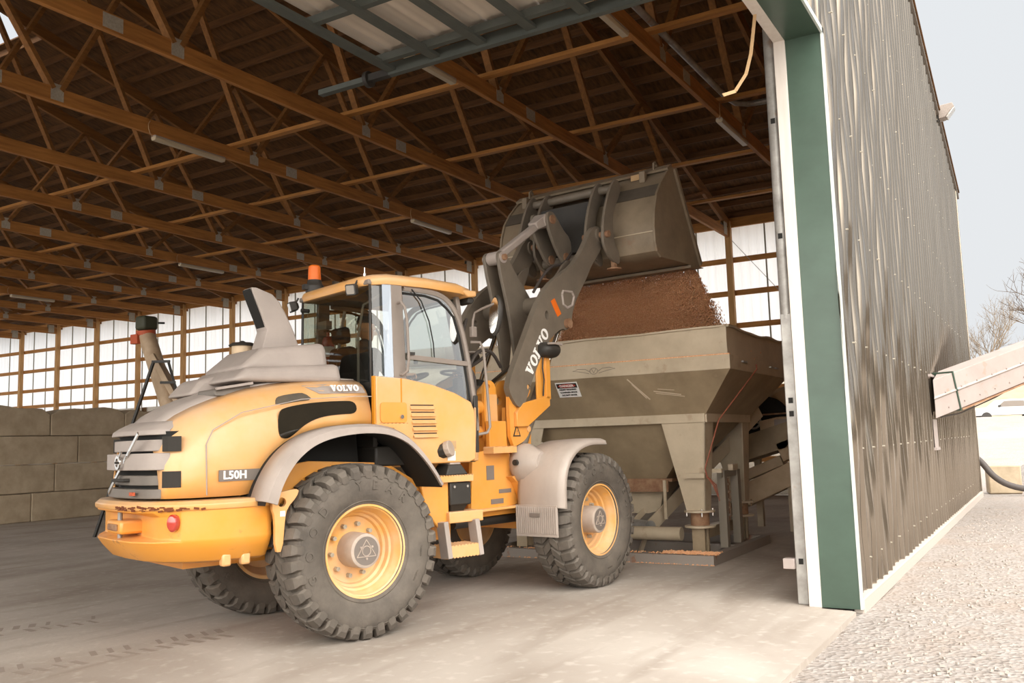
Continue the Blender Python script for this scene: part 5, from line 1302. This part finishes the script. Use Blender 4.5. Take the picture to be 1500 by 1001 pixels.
# tyre prints pressed into the floor dust
M['print'] = mat('damp_dust_print', '#91857a', .9)
mb = MB()
for (ax, ay), (bx2, by2), w_ in (((3.2, 6.6), (5.35, 6.05), .42), ((3.0, 8.6), (5.3, 7.7), .42)):
    a = Vector((ax, ay, 0)); b = Vector((bx2, by2, 0)); d = (b-a); L__ = d.length; d.normalize(); s_ = Vector((-d.y, d.x, 0))
    k = 0
    while k*.127 < L__:
        for q in (-1, 1):
            if random.random() < .12: continue
            p = a+d*(k*.127+(.06 if q > 0 else 0)); e = d*.028*random.uniform(.6, 1.1)
            v = [p+s_*q*.03-e, p+s_*q*.20-e+d*.04, p+s_*q*.20+e+d*.04, p+s_*q*.03+e]
            mb.loft([[(x.x, x.y, .0005) for x in v], [(x.x, x.y, .002) for x in v]])
        k += 1
tag(mb.build('tire_print', M['print'], smooth=False), 'rows of dark tyre tread prints on the dusty floor behind the loader', 'tire print', kind='stuff')

# ------------------------------------------------------------------ conveyors behind the hopper
t = empty('belt_conveyor', (11.3, 4.77, 0), 'inclined trough conveyor rising under the hopper between its legs', 'conveyor')
a = Vector((11.3, 4.78, .36)); b = Vector((13.3, 3.82, 1.85))
def rel(p, t=t): return Vector(p)-t.location
d = (b-a).normalized(); sd_ = d.cross(Vector((0, 0, 1))).normalized(); upv = sd_.cross(d)
for k in (-1, 1): MB().beam(rel(a+sd_*k*.15), rel(b+sd_*k*.15), .02, .18).build('side_rail', M['hopper'], t, smooth=False)
MB().beam(rel(a), rel(b), .28, .03).build('belt', M['rubber'], t, smooth=False)
MB().cyl(rel(a+sd_*.17-d*.03), rel(a-sd_*.17-d*.03), .09).build('tail_roller', M['steel'], t)
MB().beam(rel(a+Vector((.1, .1, -.36))), rel(a+Vector((.2, 0, -.02))), .05, .05).build('front_leg', M['hopper'], t, smooth=False)
MB().beam(rel(b+Vector((-.3, .1, -1.85))), rel(b+Vector((-.3, .1, -.25))), .06, .06).build('rear_leg', M['hopper'], t, smooth=False)
o = MB().cyl((10.95, 4.12, .30), (10.95, 6.3, .30), .085).build('steel_roller_pipe', M['hopper'])
o = bpy.data.objects['steel_roller_pipe']; o.name = 'cross_pipe'; o.parent = HP; o.location = -HP.location

t = empty('seed_treater', (14.6, 3.9, 0), 'beige machine with belt pulley, curved guard and sloping chutes behind the hopper', 'machine')
def T_(mb, name, m, **k): return mb.build(name, M[m], t, loc=-t.location, **k)
# lower trough beam with end, second trough, box
T_(MB().beam((14.5, 4.65, .40), (14.5, 3.05, 1.13), .35, .34), 'lower_trough', 'beige', bevel=.01)
T_(MB().beam((14.7, 4.5, .80), (14.7, 3.75, 1.10), .3, .16), 'middle_trough', 'beige', bevel=.01)
T_(MB().beam((14.45, 3.72, 1.22), (14.45, 3.2, 1.42), .3, .30), 'chute_box', 'beige', bevel=.01)
T_(MB().loft([[(14.3, 4.25, 1.50), (14.3, 3.3, 1.78), (15.2, 3.3, 1.78), (15.2, 4.25, 1.5)], [(14.3, 4.45, 1.05), (14.3, 3.6, 1.30), (15.2, 3.6, 1.30), (15.2, 4.45, 1.05)]]), 'hull_panel', 'hopper_low', smooth=False)
T_(MB().prism([(3.72, 1.48), (4.0, 1.48), (4.02, 1.72), (3.72, 1.78)], 'x', 14.35, 14.7), 'drive_box', 'beige', bevel=.012)
T_(MB().box(14.34, 14.36, 3.50, 3.78, 1.52, 1.74), 'drive_panel', 'grey', bevel=.006)
T_(MB().box(14.36, 14.7, 3.1, 3.72, 1.50, 1.78), 'drive_base', 'beige', bevel=.01)
mb = MB(); n = 20
for r0, r1, xx, nm in ((0, .46, 14.7, 'x'),):
    pass
mb.lathe([(.0, 0), (.50, 0), (.50, .18), (0, .18)], (14.62, 3.58, 1.75), (1, 0, 0), 40); T_(mb, 'curved_guard', 'beige')
mb = MB(); mb.lathe([(.47, -.01), (.52, -.01), (.52, .02), (.47, .02)], (14.62, 3.58, 1.75), (1, 0, 0), 40, closed=True); T_(mb, 'guard_rim', 'hopper')
mb = MB(); mb.lathe([(.0, 0), (.40, 0), (.40, .1), (0, .1)], (14.50, 3.98, 1.72), (1, 0, 0), 32); T_(mb, 'dark_wheel_housing', 'black_in')
mb = MB(); mb.lathe([(.095, 0), (.125, 0), (.125, .04), (.095, .04)], (14.44, 4.14, 1.72), (1, 0, 0), 28, closed=True)
for k in range(4): mb.beam((14.46, 4.14, 1.72), (14.46, 4.14+.1*math.cos(k*PI/2+.3), 1.72+.1*math.sin(k*PI/2+.3)), .025, .02)
mb.cyl((14.42, 4.14, 1.72), (14.5, 4.14, 1.72), .03); T_(mb, 'belt_pulley', 'steel')
for yy_ in (4.45, 3.6): T_(MB().box(14.42, 14.52, yy_-.05, yy_+.05, 0, .5 if yy_ > 4 else .8), 'support_leg', 'hopper', smooth=False)
for yy_ in (4.3, 3.2): T_(MB().box(15.1, 15.2, yy_-.05, yy_+.05, 0, 1.2), 'support_leg', 'hopper', smooth=False)
o = MB().cyl((13.9, 4.18, 1.80), (13.9, 2.2, 1.86), .012, n=8).build('guy_rod', M['rust']); tag(o, 'thin rusty rod running from the hopper leg toward the door jamb', 'rod')
# brace cable on the translucent wall
o = MB().tube([(22.76, 6.8, 6.55), (22.76, 4.0, 3.0), (22.76, 2.2, .8)], .008, 6).build('brace_cable', M['steel']); tag(o, 'thin diagonal brace cable across the translucent wall by the jamb', 'cable')

# ------------------------------------------------------------------ concrete block wall
YBW = 20.6; BH = .664; BL = 2.02
k = 0
cols = {0: -.45, 1: .45, 2: .40, 3: -.55}
rows = [('bottom', 0), ('second', 1), ('third', 2), ('top', 3)]
names_used = 0
for rn, r in rows:
    offs = {0: .1, 1: .38, 2: .67, 3: .31}[r]*BL
    for c_ in range(6):
        xx0 = 10.3+offs+(c_-1)*BL+random.uniform(-.006, .006); xx1 = xx0+BL-.02
        if xx1 < 10.2 or xx0 > 21: continue
        z0 = r*BH; z1 = z0+BH-.012
        if r == 3:
            n = 10; P = []
            for i in range(n+1):
                x = xx0+(xx1-xx0)*i/n; P.append((x, z1+.035*math.sin(x*2.3)+.02*math.sin(x*7.1)-(.10 if (i in (0, n)) else 0)))
            mb = MB(); mb.prism([(xx0, z0), (xx1, z0)]+list(reversed(P)), 'y', YBW, YBW+.6)
        else:
            mb = MB(); mb.box(xx0, xx1, YBW, YBW+.6, z0, z1)
        dy = random.uniform(-.015, .015)
        o = mb.build('concrete_block', M['block'], loc=(0, dy, 0), bevel=.02, smooth=True)
        tag(o, 'grey concrete block in the %s course, %s from the left end of the wall' % (rn, ORD[max(0, c_)]), 'block', 'stacked concrete blocks of the bay wall')
# side wing so that the bay reads as a bay behind the loader
# grain auger standing before the block wall
t = empty('grain_auger', (11.4, 14.3, 0), 'tall tan grain auger with dark motor head standing before the block wall', 'auger')
def A_(mb, name, m, **k): return mb.build(name, M[m], t, loc=-t.location, **k)
hd = Vector((10.95, 14.5, 3.72)); lo = Vector((11.65, 13.65, .2))
A_(MB().cyl(hd, lo, .155, n=24), 'auger_tube', 'auger')
A_(MB().beam(hd+Vector((.05, -.16, -.40)), Vector((11.22, 13.9, 2.45)), .26, .10), 'control_box_rail', 'auger', smooth=False)
A_(MB().box(10.80, 11.12, 14.38, 14.66, 3.80, 4.07), 'motor_head', 'black', bevel=.05)
bpy.data.objects['motor_head'].data.materials[0] = mat('dark_green_motor', '#3c3d2c', .6)
A_(MB().cyl((10.96, 14.52, 3.72), (10.95, 14.52, 3.80), .175, n=24), 'orange_collar', 'orange')
A_(MB().box(10.76, 10.86, 14.52, 14.72, 3.54, 3.72), 'head_bracket', 'orange', bevel=.01)
A_(MB().cyl((11.12, 14.40, 3.95), (11.22, 14.33, 3.95), .02), 'crank_stub', 'black')
u = (lo-hd).normalized(); c = hd+u*1.42
mb = MB(); mb.lathe([(.17, 0), (.20, 0), (.20, .05), (.17, .05)], c, tuple(u), 24, closed=True); A_(mb, 'orange_ring', 'orange')
A_(MB().cyl(c+u*.03, c+u*.5, .19, n=24), 'lower_sleeve', 'auger')
for p, q in (((10.80, 14.09, 3.17), (10.51, 15.3, 0)), ((10.94, 13.86, 3.17), (11.64, 13.37, 0)), ((10.79, 14.12, 3.17), (10.95, 13.83, 3.17)), ((10.84, 13.95, 2.78), (11.02, 13.75, 2.78))):
    A_(MB().beam(p, q, .045, .045), 'support_strut', 'black', smooth=False)

# ------------------------------------------------------------------ outside on the right
t = empty('discharge_conveyor', (14.95, 1.6, 0), 'pale enclosed conveyor chute sloping up and out of the metal wall', 'conveyor')
def D_(mb, name, m, **k): return mb.build(name, M[m], t, loc=-t.location, **k)
a = Vector((14.72, 1.75, 1.93)); dv = Vector((2.25, -1.22, .60)).normalized(); b = a+dv*7.5
s_ = dv.cross(Vector((0, 0, 1))).normalized(); uu = s_.cross(dv)
def dsec(p, k=1): return [p+s_*x*k+uu*z*k for x, z in ((-.20, -.29), (.20, -.29), (.20, -.02), (.225, .0), (.20, .02), (.20, .27), (-.20, .27), (-.20, .02), (-.225, 0), (-.20, -.02))]
D_(MB().loft([[p+dv*((1.50-p.y)/dv.y) for p in dsec(a)], dsec(b)]), 'chute_housing', 'chute', bevel=.006)
c = a+dv*.72; D_(MB().loft([dsec(c-dv*.012, 1.09), dsec(c+dv*.012, 1.09)]), 'green_joint_flange', 'green', smooth=False)
mb = MB()
for k in range(16):
    p = a+dv*(.45+k*.42)+s_*.0; 
    for zz in (.03, -.20): mb.cyl(p+s_*.2+uu*zz, p+s_*.215+uu*zz, .012, n=8)
    for zz in (.03, -.20): mb.cyl(p-s_*.2+uu*zz, p-s_*.215+uu*zz, .012, n=8)
D_(mb, 'bolt', 'chute')['kind'] = 'stuff'
D_(MB().beam(a-uu*.31+dv*.75, b-uu*.31, .44, .02), 'bottom_edge_strip', 'rust', smooth=False)
D_(MB().tube([a+dv*.5-uu*.36, a+dv*1.0-uu*.42, a+dv*2.0-uu*.40, a+dv*3.0-uu*.31], .012, 6), 'sagging_cable', 'hose')
for k in (4.6, 7.0):
    p = a+dv*k
    for q in (-1, 1): D_(MB().beam(p+s_*q*.2-uu*.2, (p.x+s_.x*q*.5, p.y+s_.y*q*.5, 0), .06, .06), 'trestle_leg', 'chute', smooth=False)
# framed opening in the siding
mb = MB(); mb.box(14.85, 15.35, 1.53, 1.60, 2.30, 2.34); mb.box(14.85, 15.35, 1.53, 1.60, 1.20, 1.24); 
mb.box(14.9, 15.3, 1.545, 1.56, 1.24, 1.66); o = mb.build('trim_30', M['wood_z'], smooth=False); struct(o); o.data.materials[0] = M['chute']
t = empty('wall_floodlight', (20.2, 1.53, 8.02), 'brown wedge floodlight on the metal gable near the roof edge', 'floodlight')
MB().box(-.10, .10, 0, .05, -.17, .17).build('back_box', M['black'], t, bevel=.01)
mb = MB(); mb.prism([(0, .14), (-.27, .16), (-.30, .08), (-.12, -.12), (0, -.14)], 'x', -.14, .14); mb.build('hood', M['pillar'], t, bevel=.01)
mb = MB(); mb.prism([(-.28, .07), (-.13, -.11), (-.16, -.13), (-.31, .06)], 'x', -.12, .12); mb.build('lens', M['lens'], t, bevel=.004)
# barrier blocks and hose
for i, (x, y, sx, sy, h, lb) in enumerate(((23.9, 1.95, .8, .5, .62, 'touching the far corner of the metal building'), (24.6, 1.15, .5, .7, .66, 'beside the black hose'))):
    o = MB().box(-sx/2, sx/2, -sy/2, sy/2, 0, h).build('barrier_block', M['block'], loc=(x, y, -.04), bevel=.03, rotz=.2*i)
    tag(o, 'tan concrete barrier block outside, '+lb, 'block')
o = MB().tube(smooth_poly([(23.75, 1.75, .95), (23.6, 1.50, .72), (23.5, 1.3, .40), (23.6, .95, .16), (24.0, .4, .06), (25.0, -.9, .05), (26.5, -2.4, .05)], 2, False), .07, 12).build('drain_hose', M['hose']); tag(o, 'thick black hose curving down from the building corner to the gravel', 'hose')
# mound of pale material
mb = MB(); vs = []; n = 22
for i in range(n+1):
    for j in range(n+1):
        x = 25.2+3.6*i/n; y = -1.8+3.4*j/n; r = math.hypot((x-27)/1.7, (y+.1)/1.6)
        vs.append((x, y, -.06+.85*max(0, 1-r*r)+random.uniform(-.015, .015)*(r < 1)))
mb.add(vs, [(i*(n+1)+j, (i+1)*(n+1)+j, (i+1)*(n+1)+j+1, i*(n+1)+j+1) for i in range(n) for j in range(n)])
tag(mb.build('gravel_mound', M['gravel'], ang=80), 'pale mound of lime gravel beyond the corner barrier blocks', 'gravel', kind='stuff')
# loose stones
mb = MB()
for i in range(2600):
    x = random.uniform(2.5, 20); y = 1.45-abs(random.gauss(0, 1.0))*(1+(x-8)*.12 if x > 8 else 1)
    lim = 1.45
    if y > lim-.1: y = lim-.1-random.random()*1.5
    s = random.uniform(.008, .024); z = terr(x, y)
    a = random.random()*6.28; vs = [(x+s*math.cos(a+k*2.1)*random.uniform(.7, 1.2), y+s*math.sin(a+k*2.1)*random.uniform(.7, 1.2), z) for k in range(3)]
    vs += [(p[0]*.6+x*.4, p[1]*.6+y*.4, z+s*.7) for p in vs]
    mb.add(vs, [(0, 2, 1), (3, 4, 5), (0, 1, 4, 3), (1, 2, 5, 4), (2, 0, 3, 5)])
tag(mb.build('loose_stones', M['stone'], smooth=False), 'scattered pale stones on the gravel along the wall', 'stone', kind='stuff')
# embankment and field beyond
M['bank'] = mat('dry_bank', '#a8957c', .95, var='#8f7b62', vscale=.35, vamt=.9)
mb = MB(); mb.loft([[(95, -60, 2.0), (112, -60, 6.0), (125, -60, 6.2), (125, -60, 1)], [(95, 40, 2.0), (112, 40, 6.5), (125, 40, 6.5), (125, 40, 1)]]); 
o = mb.build('ground_bank', M['bank']); struct(o)
# unseen tree line, added for a dark reflection in the metal siding
M['added_treeline'] = mat('added_tree_line', '#6f6353', .95, var='#574c3d', vscale=.15, vamt=.9)
mb = MB(); n = 40; a_ = []; 
for i in range(n+1):
    x = -60+210*i/n; h = 7.5+1.6*math.sin(i*1.7)+1.1*math.sin(i*.63+1)
    a_.append([(x, -44, -.1), (x, -45.5, h*.8), (x, -48, h), (x, -53, h*.7), (x, -55, -.1)])
mb.loft(a_); struct(mb.build('ground_added_treeline', M['added_treeline']))
# pickup truck
M['truck_white'] = mat('truck_paint', '#b9babb', .3, coat=.5)
t = empty('pickup_truck', (85, 3.3, 2.02), 'white pickup truck parked far off beyond the gravel yard', 'truck', rz=rad(-66))
def body(P, y0, y1, name, m, par=t, b=.05): return MB().prism(P, 'y', y0, y1).build(name, M[m], par, bevel=b)
cabn = body([(-2.9, .5), (-2.95, 1.0), (-2.8, 1.12), (-1.3, 1.18), (-.55, 1.80), (1.15, 1.82), (1.35, 1.22), (2.95, 1.2), (3.0, .55)], -.95, .95, 'body', 'truck_white')
for yy_ in (-.96, .96): MB().prism([(-1.05, 1.22), (-.5, 1.68), (1.0, 1.68), (1.1, 1.22)], 'y', yy_-.01, yy_+.01).build('side_window', M['hubcap'], t, smooth=False)
for x in (-1.95, 1.95):
    for yy_ in (-.85, .85): MB().cyl((x, yy_-.12, .40), (x, yy_+.12, .40), .40, n=24).build('wheel', M['black'], t)
MB().box(-3.0, -2.9, -.9, -.6, .8, 1.0).build('headlight', M['redlens'], t); MB().box(-.98, -.85, -1.15, -.95, 1.2, 1.35).build('mirror', M['black'], t)
# bare trees
def tree(loc, H, seed, m, label, lean=0):
    rnd = random.Random(seed); mb = MB()
    def br(p, d, l, r, k):
        n = 4; pts = [p]; q = p.copy(); dd = d.copy()
        for i in range(n):
            dd = (dd+Vector((rnd.uniform(-1, 1), rnd.uniform(-1, 1), rnd.uniform(-.6, .9)))*.16).normalized(); q = q+dd*l/n; pts.append(q.copy())
        mb.tube(pts, [r*(1-.45*i/n) for i in range(n+1)], 6 if k < 2 else 4)
        if k >= 5: return
        for i in range(rnd.choice((2, 3, 3)) if k < 5 else 2):
            at = pts[rnd.choice((2, 3, 4))]; ax = Vector((rnd.uniform(-1, 1), rnd.uniform(-1, 1), rnd.uniform(-.25, .8))).normalized()
            br(at, (dd*.75+ax*.8).normalized(), l*rnd.uniform(.62, .8), r*.55, k+1)
        br(pts[-1], (dd+Vector((0, 0, .15))).normalized(), l*.72, r*.52, k+1)
    br(Vector((0, 0, 0)), Vector((lean, 0, 1)).normalized(), H*.26, H*.017, 0)
    o = mb.build('bare_tree', M[m], loc=loc); tag(o, label, 'tree'); return o
tree((66, -2.2, 1.9), 16, 5, 'bark', 'large bare tree at the right edge above the conveyor chute')
tree((104, 6.0, 4.0), 15, 9, 'bark_far', 'distant pale bare tree between the building corner and the larger tree')

# ------------------------------------------------------------------ operator in the cab
def person():
    P = {'pel': (.66, 0, 1.93), 'chest': (.62, 0, 2.22), 'neck': (.64, 0, 2.44), 'head0': (.66, 0, 2.52),
         'shl': (.62, .19, 2.38), 'ell': (.76, .25, 2.14), 'wrl': (.98, .15, 2.15), 'shr': (.62, -.19, 2.38), 'elr': (.74, -.27, 2.15), 'wrr': (.97, -.17, 2.17),
         'hil': (.68, .10, 1.92), 'knl': (1.08, .14, 1.93), 'anl': (1.16, .14, 1.60), 'tol': (1.27, .15, 1.55), 'hir': (.68, -.10, 1.92), 'knr': (1.08, -.14, 1.93), 'anr': (1.16, -.14, 1.60), 'tor': (1.27, -.15, 1.55)}
    Rr = {'pel': .15, 'chest': .16, 'neck': .06, 'head0': .06, 'shl': .075, 'ell': .05, 'wrl': .032, 'shr': .075, 'elr': .05, 'wrr': .032, 'hil': .095, 'knl': .065, 'anl': .045, 'tol': .04, 'hir': .095, 'knr': .065, 'anr': .045, 'tor': .04}
    Ed = [('pel', 'chest'), ('chest', 'neck'), ('neck', 'head0'), ('chest', 'shl'), ('shl', 'ell'), ('ell', 'wrl'), ('chest', 'shr'), ('shr', 'elr'), ('elr', 'wrr'), ('pel', 'hil'), ('hil', 'knl'), ('knl', 'anl'), ('anl', 'tol'), ('pel', 'hir'), ('hir', 'knr'), ('knr', 'anr'), ('anr', 'tor')]
    ks = list(P); org = Vector((.66, 0, 1.85))
    me = bpy.data.meshes.new('person'); me.from_pydata([tuple(Vector(P[k])-org) for k in ks], [(ks.index(a), ks.index(b)) for a, b in Ed], [])
    o = bpy.data.objects.new('person', me); C.objects.link(o)
    md = o.modifiers.new('skin', 'SKIN'); md.use_smooth_shade = True
    for i, k in enumerate(ks): me.skin_vertices[0].data[i].radius = (Rr[k], Rr[k]*(.75 if k in ('pel', 'chest') else 1)); me.skin_vertices[0].data[i].use_root = (k == 'pel')
    s_ = o.modifiers.new('sub', 'SUBSURF'); s_.levels = 2; s_.render_levels = 2
    me.materials.append(M['shirt'])
    o.location = RF.w(org); o.rotation_euler = (0, 0, RF.a)
    tag(o, 'person in dark work clothes and cap seated in the loader cab', 'person')
    def sub(mb, name, m, **k): mb.v = [tuple(Vector(p)-org) for p in mb.v]; return mb.build(name, M[m], o, **k)
    # head turned to the left
    mb = MB(); hc = Vector((.675, .01, 2.62)); fdir = Vector((.75, .66, 0)).normalized(); sdv = Vector((-fdir.y, fdir.x, 0))
    rings = []
    for z, rf_, rs_, sh in ((-.13, .035, .03, .035), (-.115, .06, .05, .03), (-.08, .080, .062, .02), (-.04, .094, .07, .01), (0, .102, .076, 0), (.04, .104, .078, -.004), (.08, .092, .07, -.006), (.11, .06, .045, -.006), (.122, .02, .015, -.006)):
        rings.append([hc+Vector((0, 0, z))+fdir*(sh+rf_*math.cos(t*PI/10))+sdv*(rs_*math.sin(t*PI/10)) for t in range(20)])
    mb.loft(rings)
    mb.loft([[hc+fdir*(.10+dx)+sdv*y+Vector((0, 0, z)) for dx, y, z in ((-.01, -.014, -.02), (-.01, .014, -.02), (.02*k_, 0, -.018*k_), (-.01, 0, .03))] for k_ in (.2, 1.2)])
    for s2 in (-1, 1): mb.cyl(hc+sdv*s2*.07+Vector((0, 0, -.005)), hc+sdv*s2*.085+Vector((0, 0, 0)), .026, .02, n=10)
    sub(mb, 'head', 'skin')
    for s2 in (-1, 1):
        e = MB(); e.cyl(hc+fdir*.088+sdv*s2*.032+Vector((0, 0, .012)), hc+fdir*.097+sdv*s2*.032+Vector((0, 0, .012)), .010, n=8); sub(e, 'eye', 'ink')
    e = MB(); e.beam(hc+fdir*.093-sdv*.024+Vector((0, 0, -.065)), hc+fdir*.093+sdv*.024+Vector((0, 0, -.065)), .006, .008); sub(e, 'mouth', 'rust')
    e = MB(); rings = [[hc+Vector((0, 0, z))+fdir*(r*1.05*math.cos(t*PI/10))+sdv*(r*.82*math.sin(t*PI/10)) for t in range(20)] for z, r in ((.035, .108), (.06, .108), (.10, .095), (.13, .06), (.138, .01))]
    e.loft(rings); e.loft([[hc+fdir*(.08+x)+sdv*y+Vector((0, 0, z)) for x, y in ((0, -.075), (.07, -.06), (.09, 0), (.07, .06), (0, .075))] for z in (.036, .046)]); sub(e, 'cap', 'shirt')
    for s2, w0 in ((1, P['wrl']), (-1, P['wrr'])):
        w0 = Vector(w0); e = MB(); pd = Vector((1, -s2*.0, .05)).normalized(); sd2 = Vector((0, 1, 0))
        e.loft([[w0+pd*a2+sd2*y*wd2+Vector((0, 0, z)) for y, z in ((-1, -.012), (1, -.012), (1, .012), (-1, .012))] for a2, wd2 in ((-.01, .025), (.04, .042), (.085, .040))])
        for f_ in range(4):
            b0 = w0+pd*.083+sd2*(-.03+.02*f_); L4 = (.06, .07, .068, .055)[f_]
            e.tube([b0, b0+pd*L4*.45+Vector((0, 0, .004)), b0+pd*L4*.7+Vector((0, 0, -.022)), b0+pd*L4*.55+Vector((0, 0, -.042))], [.0095, .009, .0085, .007], 7)
        b0 = w0+pd*.03-sd2*s2*.038; e.tube([b0, b0+pd*.03-sd2*s2*.02, b0+pd*.058-sd2*s2*.018+Vector((0, 0, -.015))], [.011, .010, .008], 7)
        sub(e, 'hand', 'skin')
    return o
person()

# ------------------------------------------------------------------ camera, world, sun
R3 = [[.514, .08, .854], [-.857, .082, .508], [-.03, -.993, .111]]
def cam():
    VA = np.array((1545, 625.))-np.array((750, 500.5)); VB = np.array((-1481, 715.))-np.array((750, 500.5))
    f = math.sqrt(-(VA@VB))
    ux = np.array([VA[0], VA[1], f]); ux /= np.linalg.norm(ux); uy = np.array([VB[0], VB[1], f]); uy /= np.linalg.norm(uy)
    uz = np.cross(ux, uy); R = np.array([ux, uy, uz])
    cd = bpy.data.cameras.new('camera'); cd.sensor_width = 36; cd.lens = 36*f/1500; cd.clip_end = 600
    co = bpy.data.objects.new('camera', cd); C.objects.link(co)
    m = Matrix.Identity(4)
    for i in range(3):
        m[i][0] = R[i][0]; m[i][1] = -R[i][1]; m[i][2] = -R[i][2]
    m[0][3], m[1][3], m[2][3] = 0, 0, 1.5
    co.matrix_world = m; bpy.context.scene.camera = co
cam()
FILL_HALO = 5.6
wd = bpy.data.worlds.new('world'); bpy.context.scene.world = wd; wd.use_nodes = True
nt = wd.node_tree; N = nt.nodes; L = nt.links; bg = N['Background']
tc = N.new('ShaderNodeTexCoord'); sx = N.new('ShaderNodeSeparateXYZ'); L.new(tc.outputs['Generated'], sx.inputs[0])
cr = N.new('ShaderNodeValToRGB'); L.new(sx.outputs[2], cr.inputs[0])
e = cr.color_ramp.elements
e[0].position = 0; e[0].color = (.80, .82, .84, 1)
e[1].position = 1; e[1].color = (1.0, 1.0, 1.0, 1)
x = e.new(.55); x.color = (.80, .83, .86, 1)
x = e.new(.75); x.color = (1.0, 1.0, 1.0, 1)
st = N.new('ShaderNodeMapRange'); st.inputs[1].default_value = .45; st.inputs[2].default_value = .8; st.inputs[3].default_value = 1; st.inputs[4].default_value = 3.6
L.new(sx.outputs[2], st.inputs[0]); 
# broad sky glow added behind the camera, out of view, to brighten the interior
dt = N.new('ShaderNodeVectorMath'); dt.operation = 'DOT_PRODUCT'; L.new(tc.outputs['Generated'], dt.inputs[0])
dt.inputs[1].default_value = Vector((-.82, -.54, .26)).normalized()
hl = N.new('ShaderNodeMapRange'); hl.interpolation_type = 'SMOOTHSTEP'; hl.inputs[1].default_value = .05; hl.inputs[2].default_value = 1.0; hl.inputs[3].default_value = 0; hl.inputs[4].default_value = FILL_HALO
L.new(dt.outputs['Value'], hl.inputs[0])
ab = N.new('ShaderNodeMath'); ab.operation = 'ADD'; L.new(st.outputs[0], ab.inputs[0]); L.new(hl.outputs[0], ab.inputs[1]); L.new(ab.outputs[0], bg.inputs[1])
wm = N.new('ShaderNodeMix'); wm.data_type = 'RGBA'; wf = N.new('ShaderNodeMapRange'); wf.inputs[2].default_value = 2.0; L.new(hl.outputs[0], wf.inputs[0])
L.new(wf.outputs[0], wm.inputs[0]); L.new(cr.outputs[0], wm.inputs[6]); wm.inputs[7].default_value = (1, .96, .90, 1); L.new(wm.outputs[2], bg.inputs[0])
sd = bpy.data.lights.new('sun', 'SUN'); sd.energy = .4; sd.angle = rad(25); sd.color = (1, .96, .91)
so = bpy.data.objects.new('sun', sd); C.objects.link(so)
d = Vector((-.35, -.75, .9)).normalized()   # towards the sun
so.rotation_euler = d.to_track_quat('Z', 'Y').to_euler()
vs = bpy.context.scene.view_settings
vs.view_transform = 'Standard'; vs.look = 'None'; vs.gamma = 1; vs.use_curve_mapping = False; vs.exposure = 0.0
